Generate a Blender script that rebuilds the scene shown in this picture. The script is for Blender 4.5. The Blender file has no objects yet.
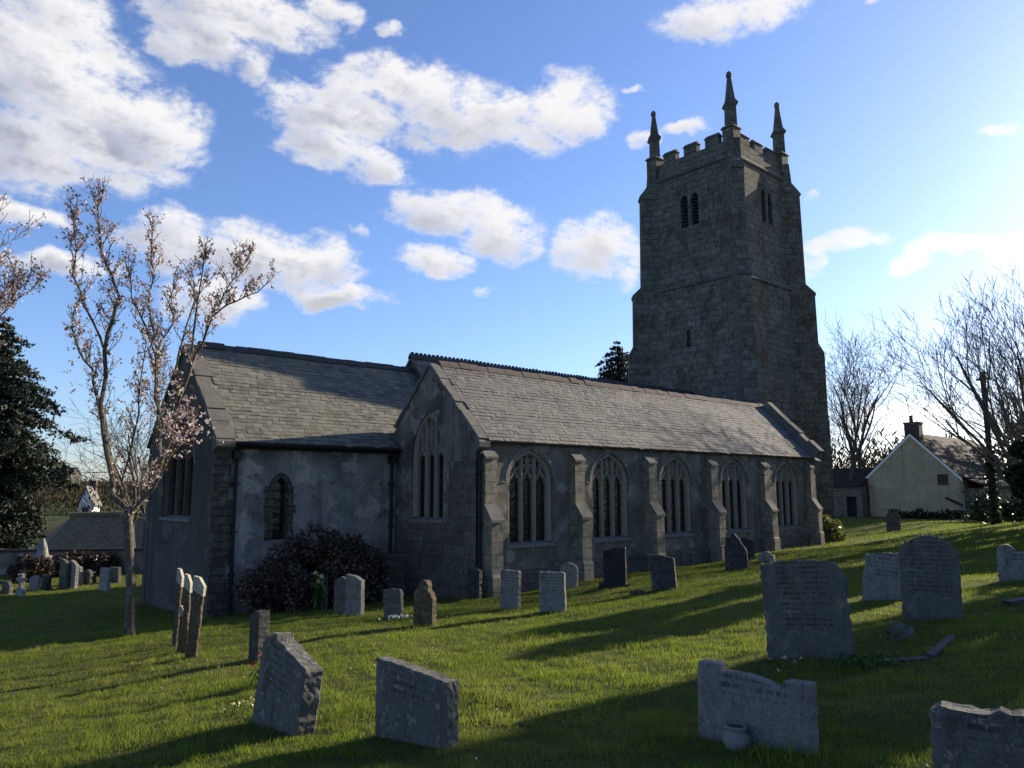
import bpy, math, random
import numpy as np
from mathutils import Vector, Matrix
from mathutils.geometry import tessellate_polygon

R_ = math.radians
scene = bpy.context.scene
COL = scene.collection

# ------------------------------------------------------------------ camera, sky, sun, exposure
SUN_AZ, SUN_EL = R_(-7.0), R_(18.5)          # azimuth counter-clockwise from +X (the church's long axis, west)

TH, PIT, ROLL = 0.832, 0.136, -0.003
_c, _s, _cp, _sp = math.cos(TH), math.sin(TH), math.cos(PIT), math.sin(PIT)
_F = Vector((_c*_cp, _s*_cp, _sp)); _R = Vector((_s, -_c, 0)); _U = Vector((-_c*_sp, -_s*_sp, _cp))
_R2 = _R*math.cos(ROLL) + _U*math.sin(ROLL); _U2 = -_R*math.sin(ROLL) + _U*math.cos(ROLL)
cam = bpy.data.cameras.new('camera'); cam_o = bpy.data.objects.new('camera', cam); COL.objects.link(cam_o)
cam_o.matrix_world = Matrix(((_R2.x, _U2.x, -_F.x, 0), (_R2.y, _U2.y, -_F.y, 0), (_R2.z, _U2.z, -_F.z, 0), (0, 0, 0, 1)))
cam.sensor_width = 36; cam.lens = 780.2/1024*36
cam.clip_start = 0.05; cam.clip_end = 8000
scene.camera = cam_o
scene.view_settings.view_transform = 'Standard'; scene.view_settings.look = 'None'
scene.view_settings.gamma = 1; scene.view_settings.use_curve_mapping = False
scene.view_settings.exposure = 1.15

SKY_STRENGTH = 0.085
CLOUD_GAIN = 0.50                             # cloud brightness against the exposure
CLOUDS = [(1.406,.458,.113,.069),(1.34,.401,.108,.058),(1.408,.366,.069,.046),(1.282,.418,.056,.043),(1.39,.511,.063,.028),
 (1.191,.549,.119,.032),(1.225,.512,.072,.026),(1.169,.495,.031,.019),(1.077,.565,.046,.017),(1.06,.458,.094,.043),
 (.983,.498,.108,.033),(.874,.462,.129,.042),(.759,.475,.07,.039),(1.007,.399,.055,.024),(1.085,.416,.058,.023),
 (.914,.352,.073,.027),(.847,.325,.064,.032),(.94,.292,.05,.021),(.874,.255,.021,.008),(1.023,.326,.012,.012),
 (.996,.558,.024,.009),(1.258,.295,.047,.039),(1.171,.285,.072,.038),(1.093,.283,.062,.039),(1.054,.238,.055,.016),
 (1.204,.228,.058,.028),(1.37,.25,.06,.017),(.715,.306,.057,.037),(.68,.278,.026,.022),(.525,.563,.1,.026),
 (.577,.552,.039,.015),(.423,.293,.049,.015),(.454,.271,.016,.019),(.305,.273,.051,.014),(.35,.254,.029,.015),
 (.247,.258,.028,.018),(.243,.379,.019,.008),(.439,.346,.009,.006),(.649,.43,.024,.009),(.605,.44,.031,.009),
 (.359,.537,.013,.006),(.664,.495,.016,.006),(.364,.081,.061,.021),(1.412,.297,.058,.015)]

def build_world():
    w = bpy.data.worlds.new('World'); scene.world = w; w.use_nodes = True
    nt = w.node_tree; N = nt.nodes; L = nt.links; N.clear()
    def n(t, **k):
        x = N.new(t)
        for a, b in k.items(): setattr(x, a, b)
        return x
    def m(op, a, b=None, c=None, clamp=False):
        x = n('ShaderNodeMath', operation=op, use_clamp=clamp)
        for i, v in enumerate((a, b, c)):
            if v is None: continue
            if isinstance(v, (int, float)): x.inputs[i].default_value = v
            else: L.new(v, x.inputs[i])
        return x.outputs[0]
    def vm(op, a, b=None, out=0):
        x = n('ShaderNodeVectorMath', operation=op)
        for i, v in enumerate((a, b)):
            if v is None: continue
            if isinstance(v, (tuple, list)): x.inputs[i].default_value = v
            else: L.new(v, x.inputs[i])
        return x.outputs[out]
    sky = n('ShaderNodeTexSky', sky_type='NISHITA', sun_disc=False, sun_elevation=SUN_EL,
            sun_rotation=math.pi/2 - SUN_AZ, altitude=50, air_density=1.0, dust_density=.6, ozone_density=3.2)
    tc = n('ShaderNodeTexCoord'); D = tc.outputs['Generated']
    sep = n('ShaderNodeSeparateXYZ'); L.new(vm('NORMALIZE', D), sep.inputs[0])
    az = m('ARCTAN2', sep.outputs[1], sep.outputs[0]); el = m('ARCSINE', sep.outputs[2])
    cmb = n('ShaderNodeCombineXYZ'); L.new(az, cmb.inputs[0]); L.new(el, cmb.inputs[1])
    P0 = cmb.outputs[0]
    wn = n('ShaderNodeTexNoise'); wn.inputs['Scale'].default_value = 16; wn.inputs['Detail'].default_value = 3; L.new(P0, wn.inputs['Vector'])
    wv = vm('MULTIPLY', vm('SUBTRACT', wn.outputs['Color'], (.5, .5, .5)), (.085, .05, 0))
    P = vm('ADD', P0, wv)
    tot = None; lean = None
    for a0, e0, wa, we in CLOUDS:
        q = vm('MULTIPLY', vm('SUBTRACT', P, (a0, e0, 0)), (1/(wa*1.28), 1/(we*1.28), 0))
        d2 = vm('DOT_PRODUCT', q, q, out=1)
        b = m('MULTIPLY', m('SUBTRACT', 1.0, d2, clamp=True), min(1.0, .5+wa*10))
        tot = b if tot is None else m('MAXIMUM', tot, b)
        # how far to the side away from the sun and how low in its cloud a point lies
        s = m('MULTIPLY', vm('DOT_PRODUCT', q, (0.55, -0.75, 0), out=1), b)
        lean = s if lean is None else m('ADD', lean, s)
    fb = n('ShaderNodeTexNoise'); fb.inputs['Scale'].default_value = 24; fb.inputs['Detail'].default_value = 9; fb.inputs['Roughness'].default_value = .56
    st = vm('MULTIPLY', P0, (1, 1.7, 1)); L.new(st, fb.inputs['Vector'])
    f2 = n('ShaderNodeTexNoise'); f2.inputs['Scale'].default_value = 11; f2.inputs['Detail'].default_value = 4; L.new(st, f2.inputs['Vector'])
    f3 = n('ShaderNodeTexNoise'); f3.inputs['Scale'].default_value = 95; f3.inputs['Detail'].default_value = 6; f3.inputs['Roughness'].default_value = .6; L.new(st, f3.inputs['Vector'])
    dens = m('ADD', m('MULTIPLY', tot, 1.55), m('MULTIPLY', m('SUBTRACT', fb.outputs[0], .5), 3.0))
    dens = m('ADD', dens, m('MULTIPLY', m('SUBTRACT', f3.outputs[0], .5), 1.2))
    mr = n('ShaderNodeMapRange', interpolation_type='SMOOTHSTEP'); L.new(dens, mr.inputs['Value'])
    mr.inputs['From Min'].default_value = .04; mr.inputs['From Max'].default_value = 1.50
    alpha = m('MULTIPLY', mr.outputs[0], m('GREATER_THAN', tot, 0.0001))
    # soft edge so that the blob support never shows as a line
    se = n('ShaderNodeMapRange'); L.new(tot, se.inputs['Value']); se.inputs['From Max'].default_value = .45
    alpha = m('MULTIPLY', alpha, se.outputs[0])
    sh = m('ADD', m('MULTIPLY', lean, .85), m('MULTIPLY', m('SUBTRACT', f2.outputs[0], .5), .9))
    sh = m('ADD', sh, m('MULTIPLY', m('SUBTRACT', dens, .6), .35))
    sr = n('ShaderNodeMapRange', interpolation_type='SMOOTHSTEP'); L.new(sh, sr.inputs['Value'])
    sr.inputs['From Min'].default_value = -.02; sr.inputs['From Max'].default_value = .85
    # clouds near the sun stay white; those away from it are greyer
    away = n('ShaderNodeMapRange'); L.new(az, away.inputs['Value']); away.inputs['From Min'].default_value = .5; away.inputs['From Max'].default_value = 1.2
    away.inputs['To Min'].default_value = .35; away.inputs['To Max'].default_value = 1.0
    shade = m('MULTIPLY', sr.outputs[0], away.outputs[0])
    k = CLOUD_GAIN/SKY_STRENGTH
    cc = n('ShaderNodeMix', data_type='RGBA'); L.new(shade, cc.inputs['Factor'])
    cc.inputs[6].default_value = (.86*k, .85*k, .86*k, 1); cc.inputs[7].default_value = (.36*k, .39*k, .50*k, 1)
    mx = n('ShaderNodeMix', data_type='RGBA'); skyc = vm('MULTIPLY', sky.outputs[0], (.93, .97, 1.19))
    sg1 = n('ShaderNodeSeparateXYZ'); L.new(skyc, sg1.inputs[0]); sg = n('ShaderNodeCombineXYZ')
    for i_, g_ in enumerate((1.12, 1.14, 1.18)): L.new(m('MULTIPLY', sg1.outputs[1], g_), sg.inputs[i_])
    L.new(alpha, mx.inputs['Factor']); L.new(skyc, mx.inputs[6])
    L.new(vm('MAXIMUM', cc.outputs[2], sg.outputs[0]), mx.inputs[7])
    bg = n('ShaderNodeBackground'); bg.inputs['Strength'].default_value = SKY_STRENGTH; L.new(mx.outputs[2], bg.inputs['Color'])
    out = n('ShaderNodeOutputWorld'); L.new(bg.outputs[0], out.inputs[0])
    w.cycles.sampling_method = 'MANUAL'; w.cycles.sample_map_resolution = 512
build_world()

sl = bpy.data.lights.new('sun', 'SUN'); sl.energy = 5.0; sl.angle = R_(.5); sl.color = (1.0, .88, .70)
so = bpy.data.objects.new('sun', sl); COL.objects.link(so)
_sd = Vector((math.cos(SUN_EL)*math.cos(SUN_AZ), math.cos(SUN_EL)*math.sin(SUN_AZ), math.sin(SUN_EL)))
so.rotation_euler = _sd.to_track_quat('Z', 'Y').to_euler(); so.location = _sd*60

# ------------------------------------------------------------------ materials
def K(c, f): return (c[0]*f*1.08, c[1]*f, c[2]*f*.82)
class NT:
    def __init__(s, name):
        s.m = bpy.data.materials.new(name); s.m.use_nodes = True
        s.t = s.m.node_tree; s.t.nodes.clear()
        s.out = s.n('ShaderNodeOutputMaterial')
    def n(s, t, **k):
        x = s.t.nodes.new(t)
        for a, b in k.items(): setattr(x, a, b)
        return x
    def link(s, a, b): s.t.links.new(a, b)
    def set(s, node, **k):
        for a, b in k.items():
            i = node.inputs[a]
            if isinstance(b, bpy.types.NodeSocket): s.link(b, i)
            elif isinstance(b, tuple) and len(b) == 3 and i.type == 'RGBA': i.default_value = (*b, 1)
            else: i.default_value = b
        return node
    def noise(s, scale, detail=4, rough=.55, vec=None, out=0, dist=0):
        x = s.n('ShaderNodeTexNoise'); x.inputs['Scale'].default_value = scale; x.inputs['Detail'].default_value = detail
        x.inputs['Roughness'].default_value = rough; x.inputs['Distortion'].default_value = dist
        if vec is not None: s.link(vec, x.inputs['Vector'])
        return x.outputs[out]
    def ramp(s, v, stops):
        x = s.n('ShaderNodeValToRGB'); s.link(v, x.inputs[0]); e = x.color_ramp.elements
        while len(e) < len(stops): e.new(.5)
        for i, (p, c) in enumerate(stops):
            e[i].position = p; e[i].color = (*c, 1) if isinstance(c, tuple) else (c, c, c, 1)
        return x.outputs[0]
    def mix(s, f, a, b, mode='MIX'):
        x = s.n('ShaderNodeMix', data_type='RGBA', blend_type=mode)
        for i, v in ((0, f), (6, a), (7, b)):
            if isinstance(v, bpy.types.NodeSocket): s.link(v, x.inputs[i])
            elif isinstance(v, tuple): x.inputs[i].default_value = (*v, 1)
            else: x.inputs[i].default_value = v
        return x.outputs[2]
    def math(s, op, a, b=0.0, c=None, clamp=False):
        x = s.n('ShaderNodeMath', operation=op, use_clamp=clamp)
        for i, v in enumerate((a, b, c)):
            if v is None: continue
            if isinstance(v, bpy.types.NodeSocket): s.link(v, x.inputs[i])
            else: x.inputs[i].default_value = v
        return x.outputs[0]
    def bump(s, h, strength=.5, dist=.02, normal=None):
        x = s.n('ShaderNodeBump'); x.inputs['Strength'].default_value = strength; x.inputs['Distance'].default_value = dist
        s.link(h, x.inputs['Height'])
        if normal is not None: s.link(normal, x.inputs['Normal'])
        return x.outputs[0]
    def pbr(s, color, rough=.9, normal=None, spec=.3):
        p = s.n('ShaderNodeBsdfPrincipled')
        s.set(p, **{'Base Color': color, 'Roughness': rough, 'Specular IOR Level': spec})
        if normal is not None: s.link(normal, p.inputs['Normal'])
        s.link(p.outputs[0], s.out.inputs[0]); return s.m
    def obj(s): return s.n('ShaderNodeTexCoord').outputs['Object']
    def uv(s): return s.n('ShaderNodeTexCoord').outputs['UV']
    def pos(s): return s.n('ShaderNodeNewGeometry').outputs['Position']
    def island(s): return s.n('ShaderNodeNewGeometry').outputs['Random Per Island']

def mat_masonry(name, c1, c2, mortar, bw, bh, msize=.012, bump=.7, lichen=.35, warp=.05, patch=None, rnd=.5):
    c1, c2, mortar = K(c1, .64), K(c2, .70), K(mortar, .60)
    t = NT(name); uv = t.uv(); P = t.pos()
    wv = t.n('ShaderNodeVectorMath', operation='MULTIPLY_ADD')
    t.link(t.noise(1.6, 3, vec=uv, out=1), wv.inputs[0]); wv.inputs[1].default_value = (warp,)*3; t.link(uv, wv.inputs[2])
    b = t.n('ShaderNodeTexBrick', offset=.5, squash=.7, squash_frequency=3)
    t.set(b, Vector=wv.outputs[0], Color1=(0, 0, 0), Color2=(1, 1, 1), Mortar=(.5, .5, .5), Scale=1.0)
    b.inputs['Mortar Size'].default_value = msize; b.inputs['Mortar Smooth'].default_value = .3; b.inputs['Bias'].default_value = 0
    b.inputs['Brick Width'].default_value = bw; b.inputs['Row Height'].default_value = bh
    col = t.mix(b.outputs['Color'], c1, c2)
    big = t.noise(.35, 5, .6, P); col = t.mix(t.math('MULTIPLY', big, rnd), col, tuple(x*.55 for x in c1))
    fine = t.noise(9, 6, .65, P); col = t.mix(t.ramp(fine, [(.35, 0.0), (.7, 1.0)]), col, tuple(x*1.25 for x in c2), 'MIX') if rnd > .2 else col
    if patch: col = t.mix(t.ramp(t.noise(.55, 3, .6, P), [(.56, 0.0), (.66, .8)]), col, patch)
    vor = t.n('ShaderNodeTexVoronoi'); t.link(P, vor.inputs['Vector']); vor.inputs['Scale'].default_value = 2.6; vor.inputs['Randomness'].default_value = 1
    col = t.mix(t.ramp(vor.outputs['Color'], [(.0, .45), (.45, 0.0)]), col, tuple(x*1.5 for x in c2))
    col = t.mix(b.outputs['Fac'], col, mortar)
    li = t.ramp(t.noise(3.2, 7, .72, P), [(.585, 0.0), (.66, 1.0)])
    col = t.mix(t.math('MULTIPLY', li, lichen), col, (.30, .29, .24))
    dk = t.ramp(t.noise(1.1, 6, .7, P), [(.5, 0.0), (.68, 1.0)])
    col = t.mix(t.math('MULTIPLY', dk, .5), col, (.030, .031, .026))
    h = t.math('ADD', t.math('MULTIPLY', b.outputs['Fac'], -.8), t.math('MULTIPLY', t.noise(14, 6, .7, P), .7))
    h = t.math('ADD', h, t.math('MULTIPLY', b.outputs['Color'], .35))
    return t.pbr(col, .95, t.bump(h, bump, .03), .2)

def mat_render(name, base, dark, light, sc=.6, bump=.35, drip=True, tone=.8):
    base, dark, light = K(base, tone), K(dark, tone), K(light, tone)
    t = NT(name); P = t.pos()
    a = t.noise(sc, 6, .6, P, dist=.6); col = t.mix(t.ramp(a, [(.38, 0.0), (.62, 1.0)]), dark, base)
    b = t.noise(sc*2.1, 4, .55, P, dist=.3); col = t.mix(t.ramp(b, [(.55, 0.0), (.62, .8)]), col, light)
    col = t.mix(t.ramp(t.noise(sc*3.7, 6, .65, P, dist=.4), [(.60, 0.0), (.63, .65)]), col, tuple(x*.75 for x in dark))
    if drip:
        mp = t.n('ShaderNodeMapping'); t.link(P, mp.inputs[0]); mp.inputs['Scale'].default_value = (2.4, 2.4, .18)
        d = t.noise(1.0, 5, .65, mp.outputs[0]); col = t.mix(t.ramp(d, [(.52, 0.0), (.72, .6)]), col, tuple(x*.5 for x in dark))
    f = t.noise(12, 6, .7, P); col = t.mix(t.ramp(f, [(.3, .35), (.6, 0.0)]), col, tuple(x*.6 for x in dark))
    return t.pbr(col, .95, t.bump(t.math('ADD', t.noise(5, 6, .7, P), t.math('MULTIPLY', f, .5)), bump, .03), .15)

def mat_slate(name, c1, c2, lich, moss=.3, spec=.25):
    c1, c2, lich = [(c_[0]*.72, c_[1]*.70, c_[2]*.66) for c_ in (c1, c2, lich)]
    t = NT(name); P = t.pos(); i = t.island()
    col = t.mix(i, c1, c2)
    col = t.mix(t.ramp(t.noise(.5, 5, .65, P), [(.42, 0.0), (.68, .7)]), col, lich)
    col = t.mix(t.ramp(t.noise(7, 6, .7, P), [(.56, 0.0), (.7, .7)]), col, (.22, .21, .175))
    col = t.mix(t.math('MULTIPLY', t.ramp(t.noise(2.3, 6, .7, P), [(.58, 0.0), (.7, 1.0)]), moss), col, (.05, .06, .02))
    return t.pbr(col, .82, t.bump(t.noise(18, 5, .7, P), .35, .012), spec)

def mat_plain(name, col, var=.35, sc=6, rough=.8, bump=.3, spec=.3, metal=0):
    t = NT(name); P = t.obj()
    c = t.mix(t.noise(sc, 5, .65, P), tuple(x*(1-var) for x in col), tuple(min(1, x*(1+var)) for x in col))
    m = t.pbr(c, rough, t.bump(t.noise(sc*4, 5, .7, P), bump, .01), spec)
    return m

def mat_grave(name, base, lichen=(.42, .42, .38), la=.8, dark=(.06, .06, .055), sc=7, rows=True, spark=.2, rough=.9, rowsp=.07):
    base, lichen = K(base, .80), K(lichen, .85)
    t = NT(name); P = t.obj()
    col = t.mix(t.noise(sc*.6, 6, .7, P), tuple(x*.65 for x in base), tuple(x*1.3 for x in base))
    col = t.mix(t.ramp(t.noise(55, 3, .6, P), [(.48, 0.0), (.7, spark)]), col, tuple(min(1, x*2.2) for x in base))
    col = t.mix(t.ramp(t.noise(2.2, 6, .7, P), [(.5, 0.0), (.68, .75)]), col, dark)
    mp = t.n('ShaderNodeMapping'); t.link(P, mp.inputs[0]); mp.inputs['Scale'].default_value = (9, 9, .9)
    col = t.mix(t.ramp(t.noise(1.0, 5, .65, mp.outputs[0]), [(.5, 0.0), (.66, .7)]), col, tuple(x*.4 for x in base))
    col = t.mix(t.ramp(t.noise(1.6, 5, .7, P), [(.50, 0.0), (.60, .55)]), col, tuple(min(1, x*1.7) for x in base))
    lm = t.math('MULTIPLY', t.ramp(t.noise(sc*1.1, 7, .75, P), [(.54, 0.0), (.6, 1.0)]), la)
    col = t.mix(lm, col, lichen)
    h = t.math('ADD', t.noise(sc*3, 7, .72, P), t.math('MULTIPLY', lm, .25))
    if rows:      # weathered lines of carving: rows of broken words across the middle of the east face
        s = t.n('ShaderNodeSeparateXYZ'); t.link(P, s.inputs[0])
        nr = t.n('ShaderNodeSeparateXYZ'); t.link(t.n('ShaderNodeTexCoord').outputs['Normal'], nr.inputs[0])
        row = t.math('FRACT', t.math('DIVIDE', s.outputs[2], rowsp))
        ink = t.math('MULTIPLY', t.math('GREATER_THAN', row, .35), t.math('LESS_THAN', row, .85))
        cm = t.n('ShaderNodeCombineXYZ'); t.link(t.math('MULTIPLY', s.outputs[1], 34), cm.inputs[0])
        t.link(t.math('MULTIPLY', t.math('FLOOR', t.math('DIVIDE', s.outputs[2], rowsp)), 7.3), cm.inputs[1])
        wd = t.math('GREATER_THAN', t.noise(1.0, 2, .5, cm.outputs[0]), .46)
        ink = t.math('MULTIPLY', ink, wd)
        ink = t.math('MULTIPLY', ink, t.math('LESS_THAN', t.math('ABSOLUTE', s.outputs[1]), .27))
        ink = t.math('MULTIPLY', ink, t.math('GREATER_THAN', s.outputs[2], .32))
        ink = t.math('MULTIPLY', ink, t.math('LESS_THAN', nr.outputs[0], -.8))
        ink = t.math('MULTIPLY', ink, t.ramp(t.noise(5, 3, .6, P), [(.35, .0), (.6, .75)]))
        col = t.mix(ink, col, tuple(x*.35 for x in base))
        h = t.math('ADD', h, t.math('MULTIPLY', ink, -.5))
    return t.pbr(col, rough, t.bump(t.math('ADD', h, t.math('MULTIPLY', t.noise(sc*9, 4, .7, P), .6)), 1.0, .022), .25)

def mat_leaf(name, c1, c2, trans=.35, rough=.6, spec=.25):
    t = NT(name); col = t.mix(t.island(), c1, c2)
    d = t.n('ShaderNodeBsdfPrincipled'); t.set(d, **{'Base Color': col, 'Roughness': rough, 'Specular IOR Level': spec})
    tr = t.n('ShaderNodeBsdfTranslucent'); t.link(col, tr.inputs[0])
    mx = t.n('ShaderNodeMixShader'); mx.inputs[0].default_value = trans
    t.link(d.outputs[0], mx.inputs[1]); t.link(tr.outputs[0], mx.inputs[2]); t.link(mx.outputs[0], t.out.inputs[0])
    return t.m

def mat_grass():
    t = NT('grass_blades'); P = t.pos()
    col = t.mix(t.island(), (.076, .124, .018), (.20, .225, .042))
    col = t.mix(t.ramp(t.noise(.55, 5, .65, P), [(.4, 0.0), (.68, .7)]), col, (.24, .20, .075))
    col = t.mix(t.ramp(t.noise(1.7, 4, .6, P), [(.52, 0.0), (.7, .6)]), col, (.035, .085, .012))
    d = t.n('ShaderNodeBsdfDiffuse'); t.link(col, d.inputs[0])
    tr = t.n('ShaderNodeBsdfTranslucent'); t.link(t.mix(.35, col, (.2, .3, .01)), tr.inputs[0])
    mx = t.n('ShaderNodeMixShader'); mx.inputs[0].default_value = .5
    t.link(d.outputs[0], mx.inputs[1]); t.link(tr.outputs[0], mx.inputs[2]); t.link(mx.outputs[0], t.out.inputs[0])
    return t.m

def mat_ground():
    t = NT('ground_turf'); P = t.pos()
    col = t.mix(t.noise(3.5, 7, .7, P), (.035, .05, .014), (.11, .125, .03))
    col = t.mix(t.ramp(t.noise(.5, 5, .65, P), [(.42, 0.0), (.68, .6)]), col, (.12, .115, .03))
    far = t.n('ShaderNodeVectorMath', operation='LENGTH'); t.link(P, far.inputs[0])
    fr = t.n('ShaderNodeMapRange'); t.link(far.outputs[1], fr.inputs[0]); fr.inputs[1].default_value = 60; fr.inputs[2].default_value = 95
    fld = t.mix(t.ramp(t.noise(.012, 3, .5, P), [(.45, 0.0), (.55, 1.0)]), (.05, .075, .018), (.055, .046, .025))
    col = t.mix(fr.outputs[0], col, fld)
    return t.pbr(col, 1.0, t.bump(t.noise(22, 6, .8, P), 1.0, .08), .1)

def mat_bark(name, c, lich=(.25, .25, .2), sc=14):
    t = NT(name); P = t.pos()
    col = t.mix(t.noise(sc, 5, .7, P), tuple(x*.5 for x in c), tuple(x*1.4 for x in c))
    col = t.mix(t.ramp(t.noise(sc*.5, 6, .7, P), [(.52, 0.0), (.64, .8)]), col, lich)
    return t.pbr(col, .95, t.bump(t.noise(sc*2, 5, .7, P), .6, .02), .15)

def mat_glass():
    t = NT('leaded_glass'); uv = t.uv()
    mp = t.n('ShaderNodeMapping'); t.link(uv, mp.inputs[0]); mp.inputs['Rotation'].default_value = (0, 0, R_(45)); mp.inputs['Scale'].default_value = (1, 1, 1)
    b = t.n('ShaderNodeTexBrick', offset=0.0); t.set(b, Vector=mp.outputs[0], Color1=(.008, .008, .008), Color2=(.030, .027, .022), Mortar=(.004, .004, .004), Scale=1.0)
    b.inputs['Brick Width'].default_value = .11; b.inputs['Row Height'].default_value = .11; b.inputs['Mortar Size'].default_value = .008
    h = t.math('ADD', b.outputs['Color'], t.math('MULTIPLY', t.noise(5, 2, .5, uv), .5))
    return t.pbr(b.outputs['Color'], .18, t.bump(h, .8, .03), .45)

M = {}
M['tower'] = mat_masonry('tower_granite', (.050, .050, .049), (.20, .197, .19), (.080, .079, .077), .70, .36, .012, 1.1, .8, .09, (.10, .078, .045))
M['ashlar'] = mat_masonry('granite_ashlar', (.085, .085, .083), (.15, .148, .14), (.10, .10, .095), .75, .42, .014, .7, .45, .03)
M['quoin'] = mat_masonry('rubble_quoins', (.045, .045, .042), (.125, .12, .108), (.07, .068, .064), .42, .24, .02, .9, .5, .09)
M['buttress'] = mat_masonry('lichened_buttress_granite', (.18, .17, .15), (.29, .28, .25), (.19, .18, .16), .5, .36, .010, 1.2, .8, .04)
M['dressed'] = mat_plain('dressed_window_stone', (.25, .22, .17), .35, 5, .9, .5, .2)
M['hood'] = mat_plain('weathered_drip_stone', (.17, .16, .14), .45, 4, .95, .5, .2)
M['aislewall'] = mat_render('weathered_grey_render', (.235, .225, .215), (.12, .115, .11), (.34, .33, .31), .8, .4, True, .85)
M['gablewall'] = mat_render('pale_gable_render', (.24, .24, .245), (.09, .09, .09), (.35, .345, .34), .8, .35, True, .78)
M['chancelwall'] = mat_render('patched_limewash', (.26, .265, .275), (.105, .11, .12), (.39, .385, .38), .55, .3, True, .98)
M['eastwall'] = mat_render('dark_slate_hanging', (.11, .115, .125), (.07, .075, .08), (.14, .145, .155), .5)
M['slate'] = mat_slate('aisle_slates', (.10, .10, .097), (.22, .215, .20), (.21, .20, .175))
M['slate_old'] = mat_slate('chancel_slates', (.10, .10, .088), (.24, .235, .20), (.23, .215, .16), .45)
M['coping'] = mat_plain('coping_stone', (.13, .122, .102), .75, 2.5, .95, .6, .2)
M['ridge_red'] = mat_plain('clay_ridge', (.10, .075, .062), .45, 3, .9, .4)
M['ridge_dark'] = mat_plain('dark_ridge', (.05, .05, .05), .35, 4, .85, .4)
M['iron'] = mat_plain('black_iron', (.012, .012, .014), .3, 8, .55, .2)
M['glass'] = mat_glass()
M['louvre'] = mat_plain('slate_louvre', (.045, .045, .052), .3, 8, .7, .3)
M['void'] = mat_plain('dark_recess', (.012, .012, .013), .2, 5, .9, .1)
M['ground'] = mat_ground(); M['grass'] = mat_grass()
M['bark_cherry'] = mat_bark('cherry_bark', (.085, .072, .055), (.20, .19, .145))
M['bark_dark'] = mat_bark('dark_bark', (.115, .10, .082), (.14, .14, .10))
M['bark_grey'] = mat_bark('grey_bark', (.085, .075, .062), (.15, .14, .11))
M['blossom'] = mat_leaf('pink_blossom', (.40, .31, .28), (.66, .56, .52), .3)
M['bronze_leaf'] = mat_leaf('bronze_young_leaves', (.14, .075, .045), (.24, .13, .07), .35)
M['yew'] = mat_leaf('dark_needles', (.008, .014, .009), (.022, .032, .018), .15)
M['ivy'] = mat_leaf('ivy_leaves', (.012, .022, .010), (.045, .06, .022), .2, .4)
M['shrub'] = mat_leaf('evergreen_shrub_leaves', (.030, .022, .014), (.078, .054, .037), .15, .4)
M['bud'] = mat_leaf('reddish_buds', (.16, .075, .055), (.28, .15, .11), .2)
M['laurel'] = mat_leaf('spotted_laurel_leaves', (.07, .10, .025), (.26, .25, .07), .3, .4)
M['redshrub'] = mat_leaf('russet_leaves', (.10, .06, .035), (.18, .11, .06), .3, .5)
M['hedge'] = mat_leaf('hedge_twigs', (.030, .032, .018), (.07, .065, .04), .2, .9, .05)
M['wood'] = mat_leaf('far_bare_wood', (.035, .030, .019), (.07, .058, .035), .1, 1.0, .0)
M['cottage'] = mat_render('cream_roughcast', (.36, .35, .28), (.30, .29, .23), (.40, .39, .32), .5, .25, True, 1.0)
M['slate_brown'] = mat_slate('brown_cottage_slates', (.026, .022, .018), (.055, .046, .038), (.05, .043, .032), .3, .05)
M['white'] = mat_plain('white_paint', (.72, .72, .70), .1, 5, .6, .1)
M['brick'] = mat_plain('chimney_brick', (.065, .052, .046), .4, 6, .9, .4)
M['thatch'] = mat_render('old_thatch', (.21, .17, .125), (.11, .085, .06), (.27, .22, .165), 5.0, 1.0, True, 1.0)
M['stonewall'] = mat_masonry('field_stone', (.13, .13, .13), (.22, .22, .21), (.09, .09, .085), .4, .2, .02, .8, .3, .08)
M['pole'] = mat_plain('pole_timber', (.05, .043, .036), .3, 8, .9, .3)
M['earth'] = mat_plain('dark_earth', (.03, .025, .018), .5, 12, 1, .5)
M['yellowfl'] = mat_leaf('yellow_petals', (.50, .40, .10), (.58, .50, .22), .3)
M['whitefl'] = mat_leaf('white_petals', (.70, .70, .66), (.80, .80, .76), .3)
M['redfl'] = mat_leaf('red_petals', (.30, .03, .02), (.40, .08, .05), .3)
M['stem'] = mat_leaf('flower_stems', (.03, .07, .015), (.07, .12, .03), .3)
M['terracotta'] = mat_plain('vase_stone', (.17, .16, .135), .3, 14, .8, .3)
M['g_rough'] = mat_grave('lichened_granite', (.13, .133, .138), (.34, .34, .32), .85, sc=9, spark=.55)
M['g_grey'] = mat_grave('grey_granite', (.21, .215, .23), (.34, .34, .32), .3, sc=10, spark=.5)
M['g_fine'] = mat_grave('weathered_freestone', (.125, .128, .128), (.24, .24, .215), .4, sc=6, rowsp=.058)
M['g_slate'] = mat_grave('dark_slate_stone', (.05, .052, .057), (.2, .205, .2), .35, sc=6, rough=.7)
M['g_brown'] = mat_grave('brown_stone', (.105, .08, .055), (.26, .25, .21), .5, sc=7, rows=False)
M['g_black'] = mat_grave('black_granite', (.018, .018, .02), (.2, .2, .2), .1, sc=9, rough=.3, rowsp=.085)
M['g_pale'] = mat_grave('pale_limestone', (.26, .265, .28), (.40, .40, .38), .4, sc=7)
M['g_cap'] = mat_grave('white_lichen_cap', (.36, .36, .34), (.52, .52, .50), .6, sc=9, rows=False)

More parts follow.
